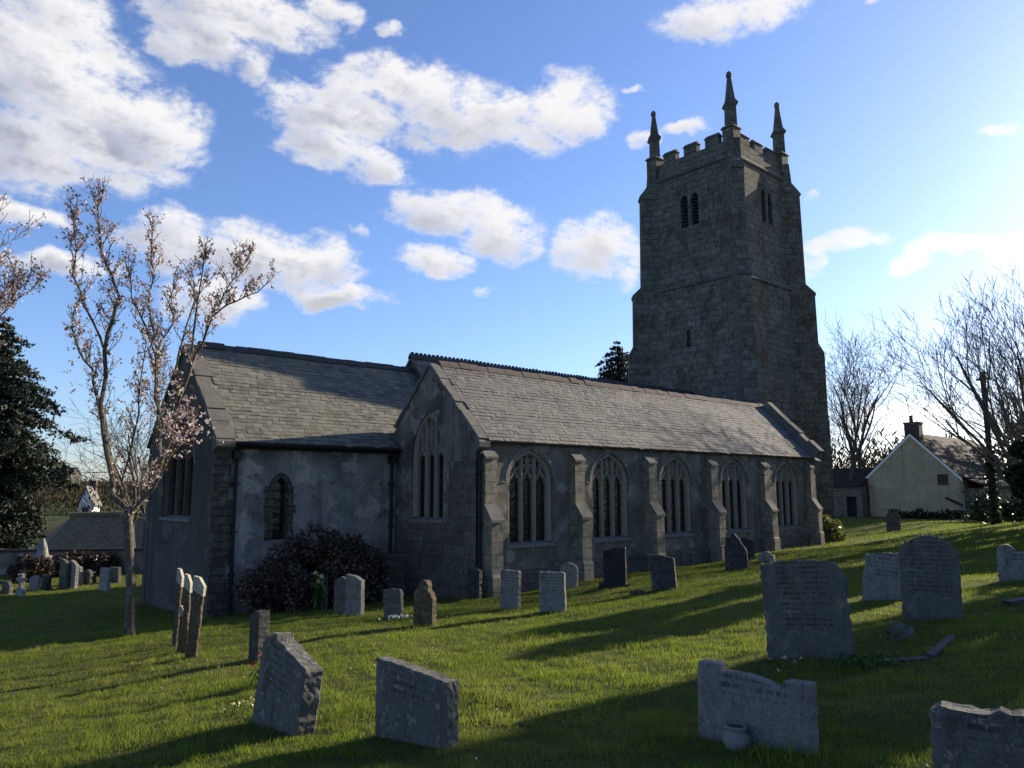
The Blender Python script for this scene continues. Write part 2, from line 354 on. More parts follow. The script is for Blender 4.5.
# ------------------------------------------------------------------ mesh helpers
class MB:
    def __init__(s): s.v = []; s.f = []
    def add(s, vs, fs):
        o = len(s.v); s.v += [tuple(p) for p in vs]; s.f += [tuple(i+o for i in f) for f in fs]
    def poly(s, pts): s.add(pts, [tuple(range(len(pts)))])
    def box(s, x0, x1, y0, y1, z0, z1):
        s.add([(x0,y0,z0),(x1,y0,z0),(x1,y1,z0),(x0,y1,z0),(x0,y0,z1),(x1,y0,z1),(x1,y1,z1),(x0,y1,z1)],
              [(0,3,2,1),(4,5,6,7),(0,1,5,4),(1,2,6,5),(2,3,7,6),(3,0,4,7)])
    def hexa(s, a):      # 8 points: bottom ring 0-3 (ccw from above), top ring 4-7
        s.add(a, [(0,3,2,1),(4,5,6,7),(0,1,5,4),(1,2,6,5),(2,3,7,6),(3,0,4,7)])
    def prism(s, pts, d):   # planar polygon extruded by vector d
        n = len(pts); d = Vector(d); P = [Vector(p) for p in pts]
        s.add(P + [p+d for p in P], [tuple(range(n-1, -1, -1)), tuple(range(n, 2*n))] + [(i, (i+1) % n, n+(i+1) % n, n+i) for i in range(n)])
    def tube(s, pts, rad, sides=6, cap=True):
        o = len(s.v); pts = [Vector(p) for p in pts]; n = len(pts)
        for i, p in enumerate(pts):
            t = (pts[min(i+1, n-1)] - pts[max(i-1, 0)])
            if t.length < 1e-9: t = Vector((0, 0, 1))
            t.normalize()
            a = t.orthogonal() if i == 0 else a - t*a.dot(t)
            if a.length < 1e-6: a = t.orthogonal()
            a.normalize(); b = t.cross(a)
            r = rad[i] if hasattr(rad, '__len__') else rad
            for k in range(sides):
                q = 2*math.pi*k/sides; s.v.append(tuple(p + (a*math.cos(q) + b*math.sin(q))*r))
        for i in range(n-1):
            for k in range(sides):
                k2 = (k+1) % sides; s.f.append((o+i*sides+k, o+i*sides+k2, o+(i+1)*sides+k2, o+(i+1)*sides+k))
        if cap:
            s.f.append(tuple(o+k for k in range(sides-1, -1, -1))); s.f.append(tuple(o+(n-1)*sides+k for k in range(sides)))
    def lathe(s, prof, c=(0, 0, 0), sides=16):
        o = len(s.v)
        for r, z in prof:
            for k in range(sides):
                a = 2*math.pi*k/sides; s.v.append((c[0]+r*math.cos(a), c[1]+r*math.sin(a), c[2]+z))
        for i in range(len(prof)-1):
            for k in range(sides):
                k2 = (k+1) % sides; s.f.append((o+i*sides+k, o+i*sides+k2, o+(i+1)*sides+k2, o+(i+1)*sides+k))
        s.f.append(tuple(o+k for k in range(sides-1, -1, -1))); s.f.append(tuple(o+(len(prof)-1)*sides+k for k in range(sides)))
    def build(s, name, mat, parent=None, smooth=False):
        return mk(name, s.v, s.f, mat, parent, smooth)

def world_loc(o):
    v = Vector((0, 0, 0))
    while o is not None: v += Vector(o.location); o = o.parent
    return v
def box_uv(me):
    n = len(me.loops)
    if n == 0: return
    uvl = me.uv_layers.new(name='UVMap')
    co = np.empty(len(me.vertices)*3); me.vertices.foreach_get('co', co); co = co.reshape(-1, 3)
    li = np.empty(n, int); me.loops.foreach_get('vertex_index', li)
    pn = np.empty(len(me.polygons)*3); me.polygons.foreach_get('normal', pn); pn = pn.reshape(-1, 3)
    lt = np.empty(len(me.polygons), int); me.polygons.foreach_get('loop_total', lt)
    N = np.repeat(pn, lt, axis=0)
    U = np.stack([-N[:, 1], N[:, 0], np.zeros(n)], 1); flat = np.abs(N[:, 2]) > .97; U[flat] = (1, 0, 0)
    U /= np.linalg.norm(U, axis=1)[:, None] + 1e-9
    V = np.cross(N, U); p = co[li]
    uv = np.stack([(p*U).sum(1), (p*V).sum(1)], 1); uvl.data.foreach_set('uv', uv.ravel())
def mk(name, v, f, mat, parent=None, smooth=False, loc=None):
    """link ONE mesh object; vertices are world coordinates when a parent is given (or loc), local otherwise"""
    me = bpy.data.meshes.new(name)
    v = np.asarray(v, float).reshape(-1, 3)
    if parent is not None: v = v - np.array(world_loc(parent))
    if loc is not None: v = v - np.array(loc)
    me.from_pydata(v.tolist(), [], f); me.update(); box_uv(me)
    if smooth: me.polygons.foreach_set('use_smooth', [True]*len(me.polygons))
    me.materials.append(mat)
    o = bpy.data.objects.new(name, me); COL.objects.link(o)
    if parent is not None: o.parent = parent
    if loc is not None: o.location = loc
    return o
def mk_np(name, V, k, mat, parent=None, loc=None):
    """mesh of separate k-gons from an array (n*k, 3)"""
    V = np.asarray(V, np.float32).reshape(-1, 3)
    if parent is not None: V = V - np.array(world_loc(parent), np.float32)
    if loc is not None: V = V - np.array(loc, np.float32)
    n = len(V)//k; me = bpy.data.meshes.new(name)
    me.vertices.add(len(V)); me.vertices.foreach_set('co', V.ravel())
    me.loops.add(len(V)); me.loops.foreach_set('vertex_index', np.arange(len(V), dtype=np.int32))
    me.polygons.add(n); me.polygons.foreach_set('loop_start', np.arange(0, n*k, k, dtype=np.int32))
    me.update(calc_edges=True); me.materials.append(mat)
    o = bpy.data.objects.new(name, me); COL.objects.link(o)
    if parent is not None: o.parent = parent
    if loc is not None: o.location = loc
    return o
def thing(name, loc, label, cat, group=None, rz=0):
    o = bpy.data.objects.new(name, None); COL.objects.link(o); o.location = loc; o.rotation_euler = (0, 0, rz)
    o.empty_display_size = .3
    return tag(o, label, cat, group)
def tag(o, label=None, cat=None, group=None, kind=None):
    if label: o['label'] = label
    if cat: o['category'] = cat
    if group: o['group'] = group
    if kind: o['kind'] = kind
    return o

rng = np.random.default_rng(7); rnd = random.Random(11)

# ------------------------------------------------------------------ the ground
def gz(x, y):
    x = np.asarray(x, float); y = np.asarray(y, float)
    r = x*_s - y*_c; d = x*_c + y*_s
    p = -1.65 + .0945*np.clip(r, -60, 25) - .0608*np.clip(d, -10, 46)
    p = np.where(r > 25, p + 0*r, p)
    k = .35
    z = -3.75 + k*np.logaddexp(0, (p+3.75)/k)
    # beyond the churchyard on the left the land drops to the lane, then climbs away to the hill
    left = 1/(1+np.exp((r+8)/3.0))
    t = np.clip((d-38)/14, 0, 1); z = z - left*1.9*t*t*(3-2*t)
    z = z + left*np.clip(d-62, 0, 400)*.030 + (1-left)*np.clip(d-75, 0, 400)*.012
    z = z + (1-left)*0
    z = z + .25*np.exp(-((x-6.2)**2+(y-18.0)**2)/(2*2.9**2))
    near = np.clip((60-np.hypot(x, y))/30, 0, 1)
    z = z + near*(.022*np.sin(1.7*x+.6*y)*np.sin(1.3*y-.4*x+1) + .03*np.sin(.63*x-.41*y+2) + .014*np.sin(3.1*x+2.2*y)*np.sin(2.7*y-1.9*x))
    return z
def gzf(x, y): return float(gz(x, y))

def build_ground():
    front = np.linspace(TH-.85, TH+.85, 300); back = np.linspace(TH+.85, TH-.85+2*math.pi, 62)[1:-1]
    ang = np.concatenate([front, back]); na = len(ang)
    rad = np.concatenate([[0.3], np.geomspace(.8, 3500, 230)]); nr = len(rad)
    A, Rr = np.meshgrid(ang, rad); X = Rr*np.cos(A); Y = Rr*np.sin(A); Z = gz(X, Y)
    V = np.stack([X, Y, Z], -1).reshape(-1, 3)
    F = []
    for i in range(nr-1):
        for j in range(na):
            j2 = (j+1) % na; F.append((i*na+j, (i+1)*na+j, (i+1)*na+j2, i*na+j2))
    F.append(tuple(range(na)))
    o = mk('ground', V, F, M['ground'], smooth=True); tag(o, kind='structure')
build_ground()

def build_hills():
    t = NT('hill_cover'); P = t.pos()
    c = t.mix(t.ramp(t.noise(.02, 4, .6, P), [(.42, 0.0), (.58, 1.0)]), (.020, .021, .010), (.034, .028, .015))
    c = t.mix(t.ramp(t.noise(.16, 5, .7, P), [(.4, 0.0), (.65, .8)]), c, (.016, .014, .009))
    m = t.pbr(c, 1, t.bump(t.noise(.4, 5, .8, P), 1, 1.5), .05)
    ang = np.linspace(-.4, 2.1, 220); rad = np.linspace(230, 700, 30)
    A, Rr = np.meshgrid(ang, rad); X = Rr*np.cos(A); Y = Rr*np.sin(A)
    u = (Rr-230)/470
    ht = (9 + 2.2*np.sin(A*7+1)+1.2*np.sin(A*19)+.5*np.sin(A*57)) * np.clip(u*2.2, 0, 1)**.8
    Z = gz(X, Y)*(1-np.clip(u*3, 0, 1)) + (ht)*np.clip(u*3, 0, 1) - 2.2
    Z += .5*np.sin(X*.13)*np.sin(Y*.11)
    na = len(ang); F = [(i*na+j, i*na+j+1, (i+1)*na+j+1, (i+1)*na+j) for i in range(len(rad)-1) for j in range(na-1)]
    o = mk('hills', np.stack([X, Y, Z], -1).reshape(-1, 3), F, m, smooth=True); tag(o, kind='structure')
build_hills()

# ------------------------------------------------------------------ church
church = thing('church', (26, 23, -3.3), 'old grey stone church with a slate roofed aisle and a tall pinnacled west tower', 'church')
def part(mb, name, mat, parent=church, label=None, smooth=False):
    o = mb.build(name, mat, parent, smooth)
    if label: o['label'] = label
    return o

def arch_pts(a, spring, rise, n=14, pw=.75):
    """pointed arch from left spring to right spring, local (u, z)"""
    out = []
    for i in range(2*n+1):
        t = -1 + i/n; t = math.copysign(abs(t)**.8, t); q = abs(t)
        out.append((t*a, spring + rise*(pw*math.sqrt(max(0, 1-q*q)) + (1-pw)*(1-q))))
    return out
def arch_outline(a, sill, spring, rise, n=14):
    return [(-a, sill)] + arch_pts(a, spring, rise, n) + [(a, sill)]

class Plane2D:
    """wall plane: origin (on the face), u direction, outward normal"""
    def __init__(s, o, u, nrm): s.o = Vector(o); s.u = Vector(u); s.n = Vector(nrm)
    def p(s, u, z, d=0): return s.o + s.u*u + Vector((0, 0, z)) - s.n*d      # d = depth INTO the wall
def sweep(mb, pl, pts, w, d0, d1, closed=False, cham=.3):
    """bar of width w along a 2-D polyline, from depth d0 (front) to d1, with a chamfered front"""
    n = len(pts); P = [Vector((a, b)) for a, b in pts]; L = []; Rr = []
    for i in range(n):
        a = P[(i-1) % n] if (closed or i) else P[i]; b = P[(i+1) % n] if (closed or i < n-1) else P[i]
        t = (b-a)
        if t.length < 1e-9: t = Vector((1, 0))
        t.normalize(); nn = Vector((-t.y, t.x))
        L.append(P[i]+nn*w/2); Rr.append(P[i]-nn*w/2)
    o = len(mb.v); c = cham
    for i in range(n):
        l, r = L[i], Rr[i]; li, ri = l.lerp(r, c), r.lerp(l, c)
        for q, d in ((l, d1), (l, d0+(d1-d0)*.35), (li, d0), (ri, d0), (r, d0+(d1-d0)*.35), (r, d1)): mb.v.append(tuple(pl.p(q.x, q.y, d)))
    m = n if closed else n-1
    for i in range(m):
        j = (i+1) % n
        for k in range(5): mb.f.append((o+i*6+k, o+i*6+k+1, o+j*6+k+1, o+j*6+k))
    if not closed:
        mb.f.append(tuple(o+k for k in range(6))); mb.f.append(tuple(o+(n-1)*6+k for k in range(5, -1, -1)))
def wall_face(mb, pl, outer, holes, reveal=.35):
    """flat wall face with openings cut in it and their reveals"""
    loops = [outer] + holes
    tri = tessellate_polygon([[Vector((a, b, 0)) for a, b in lp] for lp in loops])
    pts = [q for lp in loops for q in lp]
    mb.add([pl.p(a, b) for a, b in pts], [tuple(t) for t in tri])
    for h in holes:
        n = len(h); vs = [pl.p(a, b) for a, b in h] + [pl.p(a, b, reveal) for a, b in h]
        mb.add(vs, [(i, (i+1) % n, n+(i+1) % n, n+i) for i in range(n)])

def gothic_window(pl, uc, a, sill, spring, rise, parent=church, hood=True, depth=.34, lights=3, stone='dressed'):
    """three-light perpendicular window: returns the opening for the wall"""
    q = Plane2D(pl.p(uc, 0), pl.u, pl.n)
    opening = [(uc+u, z) for u, z in arch_outline(a+.13, sill-.05, spring, rise+.13)]
    mb = MB()
    # moulded jambs and arch
    sweep(mb, q, arch_outline(a+.07, sill, spring, rise+.07), .17, .05, depth)
    # mullions
    lw = 2*a/lights; mw = .095
    top = lambda u: spring + rise*(.75*math.sqrt(max(0, 1-(u/a)**2)) + .25*(1-abs(u/a)))
    hd = spring - .10
    for i in range(1, lights):
        u = -a + lw*i; sweep(mb, q, [(u, sill), (u, top(u)+.02)], mw, .10, depth)
    # cusped light heads
    for i in range(lights):
        c = -a + lw*(i+.5); r = lw/2 - .02
        hp = [(c-r, hd-.02), (c-r*.86, hd+.12), (c-r*.45, hd+.17), (c-r*.40, hd+.26), (c, hd+.36), (c+r*.40, hd+.26), (c+r*.45, hd+.17), (c+r*.86, hd+.12), (c+r, hd-.02)]
        hp = [p for p in hp if abs(p[0]) < a and p[1] < top(p[0])+.03]
        sweep(mb, q, hp, .065, .13, depth-.04)
        z1 = hd+.36
        if top(c) - z1 > .1:
            sweep(mb, q, [(c, z1), (c, top(c)+.02)], .06, .13, depth-.04)
    if lights == 3:
        # upper tracery: small arches over the half lights and a short transom
        zz = spring + rise*.56
        sweep(mb, q, [(-lw*.5, zz), (lw*.5, zz)], .06, .13, depth-.04)
        for c in (-lw*.25, lw*.25):
            r = lw*.2
            sweep(mb, q, [(c-r, zz+.02), (c-r*.6, zz+.15), (c, zz+.22), (c+r*.6, zz+.15), (c+r, zz+.02)], .045, .14, depth-.05)
            sweep(mb, q, [(c-r, zz-.24), (c-r*.6, zz-.11), (c, zz-.05), (c+r*.6, zz-.11), (c+r, zz-.24)], .045, .14, depth-.05)
        for sgn in (-1, 1):
            c = sgn*lw*.98; zz2 = hd+.30
            pts = [(c-sgn*lw*.42, zz2+.22), (c-sgn*lw*.15, zz2+.10), (c+sgn*lw*.05, zz2-.04), (c+sgn*lw*.30, zz2-.12)]
            sweep(mb, q, [p for p in pts if abs(p[0]) < a and p[1] < top(p[0])], .05, .14, depth-.05)
    w = part(mb, 'window', M[stone], parent)
    g = MB(); g.poly([q.p(u, z, depth-.07) for u, z in arch_outline(a+.02, sill, spring, rise+.02)]); part(g, 'glass', M['glass'], w)
    sb = MB(); s0 = [q.p(-a-.16, sill-.16, -.06), q.p(a+.16, sill-.16, -.06), q.p(a+.16, sill-.16, depth), q.p(-a-.16, sill-.16, depth)]
    s1 = [q.p(-a-.16, sill-.07, -.06), q.p(a+.16, sill-.07, -.06), q.p(a+.16, sill+.02, depth), q.p(-a-.16, sill+.02, depth)]
    sb.hexa(s0+s1); part(sb, 'sill', M['hood'], w)
    bars = MB()
    for zb in np.arange(sill+.45, spring, .45):
        bars.tube([q.p(-a, zb, depth-.09), q.p(a, zb, depth-.09)], .010, 4)
    part(bars, 'saddle_bars', M['iron'], w)
    if hood:
        hb = MB(); hp = arch_pts(a+.24, spring, rise+.24)
        hp = [(-a-.40, spring-.10), (-a-.24, spring-.10)] + hp + [(a+.24, spring-.10), (a+.40, spring-.10)]
        sweep(hb, q, hp, .075, -.035, .01, cham=.25); part(hb, 'hood_mould', M['hood'], w)
    return opening

# coordinates: X west along the church, Y north, Z up; the camera's eye is the origin
XA0, XA1, YA0, YA1, ZE, ZR = 15.2, 36.4, 18.3, 23.14, 1.64, 4.12
YAR = (YA0+YA1)/2
GB = -4.6
# --- aisle south wall with five windows
plS = Plane2D((0, YA0, 0), (1, 0, 0), (0, -1, 0))
holes = [gothic_window(plS, XA0+w, .86, -1.62, .36, .82) for w in (2.28, 6.18, 10.08, 14.21, 18.61)]
mb = MB(); wall_face(mb, plS, [(XA0, GB), (XA1, GB), (XA1, ZE+.02), (XA0, ZE+.02)], holes, .36)
part(mb, 'aisle_south_wall', M['aislewall'])
# recessed panels under the sills, lighter plinth course
mb = MB()
for x0, x1 in zip((15.83, 19.76, 23.74, 27.79, 31.86), (19.28, 23.25, 27.3, 31.39, 35.56)):
    zt = gzf((x0+x1)/2, YA0)+.62
    mb.hexa([(x0, YA0-.10, GB), (x1, YA0-.10, GB), (x1, YA0+.01, GB), (x0, YA0+.01, GB), (x0, YA0-.10, zt-.06), (x1, YA0-.10, zt-.06), (x1, YA0+.01, zt+.04), (x0, YA0+.01, zt+.04)])
part(mb, 'plinth', M['ashlar'])
# --- aisle east gable with its window
plE = Plane2D((XA0, 0, 0), (0, -1, 0), (-1, 0, 0))     # u = -y
h = gothic_window(plE, -20.80, .76, -.85, 1.12, 1.30, hood=False)
mb = MB()
def slope(y, y0, ye, yr, zr): return ye + (zr-ye)*(1-abs(y-yr)/abs(yr-y0))
wall_face(mb, plE, [(-YA1, .6), (-YA0, .6), (-YA0, ZE), (-YAR, ZR+.02), (-YA1, ZE)], [[q for q in h if q[1] > .6] + []] if False else [], .3) if False else None
wall_face(mb, plE, [(-YA1, GB), (-YA0, GB), (-YA0, ZE), (-YAR, ZR+.02), (-YA1, ZE)], [h], .36)
part(mb, 'aisle_east_gable', M['gablewall'])
# granite ashlar facing of the lower gable: blocks proud of the render
mb = MB()
mb.box(XA0-.035, XA0+.01, 18.27, 19.62, GB, .92); mb.box(XA0-.035, XA0+.01, 19.62, 22.58, GB, -.98)
mb.box(XA0-.03, XA0+.3, YA0-.03, YA0+.01, GB, ZE-.05)
part(mb, 'ashlar_corner', M['ashlar'])
# west end wall of aisle with raised parapet
mb = MB(); mb.prism([(XA1-.02, YA0+.02, GB), (XA1-.02, YA1, GB), (XA1-.02, YA1, ZE), (XA1-.02, YAR, ZR), (XA1-.02, YA0+.02, ZE)], (.25, 0, 0)); part(mb, 'aisle_west_gable', M['ashlar'])

# --- slated roofs, every slate a small wedge
def slate_roof(name, mat, p0, u, length, v, run, row=.165, w=.24, seed=0, skip=None, parent=church):
    r = np.random.default_rng(seed); p0 = np.array(p0); u = np.array(u); v = np.array(v); v = v/np.linalg.norm(v); n = np.cross(u, v); n = n/np.linalg.norm(n)
    mb = MB(); rows = int(math.ceil(run/row))
    for i in range(rows):
        b = i*row; x = -(i % 2)*w*.5 - r.random()*.05; rowh = row*(1+.04*r.standard_normal())
        sag = .012*math.sin(i*.9)
        while x < length:
            ww = w*(.7+.6*r.random()); x0, x1 = max(0, x), min(length, x+ww-.006); x += ww
            if x1-x0 < .04: continue
            if skip and skip(x0, b): continue
            lo = b - .02*r.random() - (.06 if r.random() < .02 else 0); hi = min(run, b+rowh*1.25)
            e = .013+.011*r.random(); tl = .006*r.standard_normal()
            def P(s, t, h): return p0 + u*s + v*t + n*(h+sag*.5)
            a, bb, cc, dd = P(x0, lo, e), P(x1, lo+.006*r.standard_normal(), e+tl), P(x1, hi, .004), P(x0, hi, .004)
            mb.add([a, bb, cc, dd, P(x0, lo, -.004), P(x1, lo, -.004)], [(0, 1, 2, 3), (0, 4, 5, 1), (1, 5, 2), (0, 3, 4)])
    mb.add([p0, p0+u*length, p0+u*length+v*run, p0+v*run, p0-n*.07, p0+u*length-n*.07, p0+u*length+v*run-n*.07, p0+v*run-n*.07], [(0, 1, 2, 3), (7, 6, 5, 4), (0, 4, 5, 1), (1, 5, 6, 2), (3, 2, 6, 7), (0, 3, 7, 4)])
    return part(mb, name, mat, parent)
def run_of(dy, dz): return math.hypot(dy, dz)
OV = .22
sA = (ZR-ZE)/(YAR-YA0)
slate_roof('aisle_roof', M['slate'], (XA0+.34, YA0-OV, ZE-OV*sA+.12), (1, 0, 0), XA1-XA0-.34-.22, (0, 1, sA), run_of(YAR-YA0+OV, (YAR-YA0+OV)*sA), seed=1)
slate_roof('aisle_roof', M['slate'], (XA1-.3, 22.75, ZR+.12-(22.75-YAR)*sA), (-1, 0, 0), XA1-XA0-.64, (0, -1, sA), run_of(22.75-YAR, (22.75-YAR)*sA), seed=2)
# ridge tiles
def ridge(name, mat, x0, x1, y, z, step=.42, rad=.13, crest=False, seed=0):
    r = np.random.default_rng(seed); mb = MB(); x = x0
    while x < x1-.02:
        xe = min(x1, x+step*.985); dz = .012*r.standard_normal()
        pr = [(-rad*1.25, -.13), (-rad, -.05), (-rad*.6, .05), (0, .09), (rad*.6, .05), (rad, -.05), (rad*1.25, -.13)]
        mb.prism([(x, y+a, z+b+dz) for a, b in pr], (xe-x, 0, 0))
        if crest:
            for k in range(2):
                xm = x+step*(.25+.5*k)
                mb.prism([(xm-.07, y-.03, z+.08+dz), (xm+.07, y-.03, z+.08+dz), (xm+.05, y-.03, z+.15+dz), (xm-.05, y-.03, z+.15+dz)], (0, .06, 0))
        x += step
    return part(mb, name, mat)
ridge('ridge_tiles', M['ridge_red'], XA0+.34, XA1-.3, YAR, ZR+.13, seed=4)
# copings
def coping(x0, x1, ya, za, yb, zb, th=.15, name='coping', n=5, over=0.0, parent=church, seed=0):
    r = np.random.default_rng(seed); mb = MB(); L = math.hypot(yb-ya, zb-za); d = Vector((0, (yb-ya)/L, (zb-za)/L)); nn = Vector((0, -d.z, d.y));
    if nn.z < 0: nn = -nn
    for i in range(n):
        a = Vector((0, ya, za)) + d*(L*i/n - (over if i == 0 else 0)); b = Vector((0, ya, za)) + d*(L*(i+1)/n - .012); j = .022*r.standard_normal()
        q = [a, a+nn*(th+j), b+nn*(th+j), b]
        mb.prism([(x0, p.y, p.z) for p in q], (x1-x0, 0, 0))
    return part(mb, name, M['coping'], parent)
coping(XA0-.06, XA0+.30, YA0, ZE, YAR, ZR, .10, over=.16, n=9, seed=1)
coping(XA0-.06, XA0+.30, YA1-.5, ZE+.5*sA, YAR, ZR, .12, n=4, seed=2)
coping(XA1-.24, XA1+.22, YA0-.05, ZE+.05, YAR, ZR+.05, .40, n=6, over=.2, seed=3)
mb = MB(); mb.hexa([(XA0-.07, YA0-.22, ZE-.32), (XA0+.36, YA0-.22, ZE-.32), (XA0+.36, YA0+.02, ZE-.5), (XA0-.07, YA0+.02, ZE-.5), (XA0-.07, YA0-.24, ZE-.16), (XA0+.36, YA0-.24, ZE-.16), (XA0+.36, YA0+.02, ZE+.03), (XA0-.07, YA0+.02, ZE+.03)])
part(mb, 'kneeler', M['coping'])
mb = MB(); mb.hexa([(XA1-.2, YA0-.05, .75), (XA1+.2, YA0-.05, .75), (XA1+.2, YA0+.05, .75), (XA1-.2, YA0+.05, .75), (XA1-.24, YA0-.34, ZE-.25), (XA1+.24, YA0-.34, ZE-.25), (XA1+.24, YA0+.05, ZE-.02), (XA1-.24, YA0+.05, ZE-.02)])
part(mb, 'kneeler', M['coping'])
# dark eaves board under the slates
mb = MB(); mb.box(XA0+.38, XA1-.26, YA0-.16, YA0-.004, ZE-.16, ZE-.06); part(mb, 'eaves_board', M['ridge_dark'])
# buttresses of the aisle
for i, x in enumerate((15.33, 19.28, 23.25, 27.30, 31.39, 35.56)):
    mb = MB(); w = .46 if i < 5 else .36; yu, yl = YA0-.27, YA0-.56
    zt = 1.05 if i < 5 else 1.1
    prof = [(YA0+.01, GB), (yl-.06, GB), (yl-.06, gzf(x, 17.7)+.55), (yl, gzf(x, 17.7)+.62), (yl, -.86), (yu, -.44), (yu, zt-.04), (YA0+.01, zt+.22)]
    mb.prism([(x, a, b) for a, b in prof], (w, 0, 0)); b_ = part(mb, 'buttress', M['buttress'])
    mb = MB(); q = [(yl-.05, -.95), (yl-.05, -.87), (yu, -.40), (yu+.02, -.52)]
    mb.prism([(x-.035, a, b) for a, b in q], (w+.07, 0, 0)); part(mb, 'weathering', M['coping'], b_)
    mb = MB(); q = [(yu-.05, zt-.09), (yu-.05, zt-.02), (YA0-.005, zt+.28), (YA0-.005, zt+.14)]
    mb.prism([(x-.03, a, b) for a, b in q], (w+.06, 0, 0)); part(mb, 'weathering', M['coping'], b_)
# rainwater pipes
for (x, y, z0, z1) in ((15.12, 18.18, GB, 1.25),):
    mb = MB(); mb.tube([(15.6+.1, 18.2, z1+.2), (15.22, 18.17, z1-.1), (15.22, 18.17, GB)], .055, 8)
    for z in (.6, -1.0, -2.4): mb.box(15.15, 15.29, 18.10, 18.28, z, z+.06)
    part(mb, 'downpipe', M['iron'])

# --- chancel
XC, XN, YC0, YC1, ZCE, ZCR = 8.92, 17.8, 22.6, 28.3, 1.64, 4.66
YCR = 25.45; sC = (ZCR-ZCE)/(YCR-YC0)
plC = Plane2D((0, YC0, 0), (1, 0, 0), (0, -1, 0))
# small lancet of the chancel, in a rough stone surround
def lancet(pl, uc, a, sill, spring, rise, name='window', parent=church, surround='quoin', depth=.3, reveal_mat='void'):
    q = Plane2D(pl.p(uc, 0), pl.u, pl.n); op = [(uc+u, z) for u, z in arch_outline(a+.02, sill, spring, rise+.02)]
    r = np.random.default_rng(5); mb = MB()
    sweep(mb, q, arch_outline(a+.09, sill, spring, rise+.09), .18, -.03, depth, cham=.1)
    z = sill
    while z < spring-.1:
        hh = .22+.14*r.random(); ww = .12+.16*r.random()
        for sg in (-1, 1):
            ww = .02+.12*r.random(); u0, u1 = sorted((sg*(a+.17), sg*(a+.17+ww)))
            mb.hexa([q.p(u0, z, -.03), q.p(u1, z, -.03), q.p(u1, z, .05), q.p(u0, z, .05), q.p(u0, z+hh-.02, -.03), q.p(u1, z+hh-.02, -.03), q.p(u1, z+hh-.02, .05), q.p(u0, z+hh-.02, .05)])
        z += hh
    w = part(mb, name, M[surround], parent)
    g = MB(); g.poly([q.p(u, z, depth-.06) for u, z in arch_outline(a+.02, sill, spring, rise+.02)]); part(g, 'glass', M['glass'], w)
    return op
hl = lancet(plC, 10.99, .22, -1.45, .08, .33)
mb = MB(); wall_face(mb, plC, [(XC, GB), (XA0+.02, GB), (XA0+.02, ZCE+.05), (XC, ZCE+.05)], [hl], .3); part(mb, 'chancel_south_wall', M['chancelwall'])
plCE = Plane2D((XC, 0, 0), (0, -1, 0), (-1, 0, 0))
h = gothic_window(plCE, -25.55, 1.15, -.75, 1.0, 1.35, stone='ashlar')
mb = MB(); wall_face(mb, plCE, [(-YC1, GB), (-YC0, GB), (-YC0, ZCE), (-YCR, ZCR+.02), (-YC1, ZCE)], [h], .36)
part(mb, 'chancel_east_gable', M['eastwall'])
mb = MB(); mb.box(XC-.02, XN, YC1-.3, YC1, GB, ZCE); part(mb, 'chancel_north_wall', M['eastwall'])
mb = MB(); r5 = np.random.default_rng(9); z = GB
while z < ZCE-.1:
    hh = .24+.14*r5.random(); hh = min(hh, ZCE-.03-z); ww = .42+.2*r5.random(); wy = .5-.28*(ww-.42)/.2
    mb.box(XC-.03-.01*r5.random(), XC+ww, YC0-.03-.02*r5.random(), YC0+wy*.15, z, z+hh-.012); z += hh
part(mb, 'quoins', M['quoin'])
slate_roof('chancel_roof', M['slate_old'], (XC+.46, YC0-.26, ZCE-.26*sC+.10), (1, 0, 0), XN-XC-.46, (0, 1, sC), run_of(YCR-YC0+.26, (YCR-YC0+.26)*sC), row=.17, w=.27, seed=5)
slate_roof('chancel_roof', M['slate_old'], (XN, YC1+.2, ZCE-.2*sC+.10), (-1, 0, 0), XN-XC-.46, (0, -1, sC), run_of(YC1-YCR+.2, (YC1-YCR+.2)*sC), row=.17, w=.27, seed=6)
ridge('ridge_tiles', M['ridge_dark'], XC+.40, XN, YCR, ZCR+.13, seed=6)
coping(XC-.07, XC+.50, YC0, ZCE, YCR, ZCR, .11, over=.22, n=8, seed=4)
coping(XC-.07, XC+.50, YC1, ZCE, YCR, ZCR, .11, over=.22, n=8, seed=5)
mb = MB(); mb.hexa([(XC-.08, YC0-.26, ZCE-.34), (XC+.5, YC0-.26, ZCE-.34), (XC+.5, YC0+.02, ZCE-.5), (XC-.08, YC0+.02, ZCE-.5), (XC-.08, YC0-.28, ZCE-.18), (XC+.5, YC0-.28, ZCE-.18), (XC+.5, YC0+.02, ZCE+.03), (XC-.08, YC0+.02, ZCE+.03)])
part(mb, 'kneeler', M['coping'])
# gutter, fascia and pipes
mb = MB(); zg = ZCE-.26*sC
mb.box(XC+.52, XA0-.02, YC0-.13, YC0-.004, zg-.10, zg+.10)
g = [(XC+.52, YC0-.30+.085*math.cos(a), zg+.03+.085*math.sin(a)) for a in np.linspace(math.pi, 2*math.pi, 9)] + [(XC+.52, YC0-.30+.07, zg+.03), (XC+.52, YC0-.30-.07, zg+.03)]
mb.prism(g, (XA0-.02-XC-.52, 0, 0)); part(mb, 'gutter', M['iron'])
for x in (9.52, 14.95):
    mb = MB(); mb.tube([(x, YC0-.29, zg), (x, YC0-.10, zg-.25), (x, YC0-.10, GB)], .055, 8); mb.box(x-.12, x+.12, YC0-.22, YC0-.01, zg-.42, zg-.16)
    for z in (.2, -1.2, -2.4): mb.box(x-.08, x+.08, YC0-.18, YC0-.004, z, z+.06)
    part(mb, 'downpipe', M['iron'])
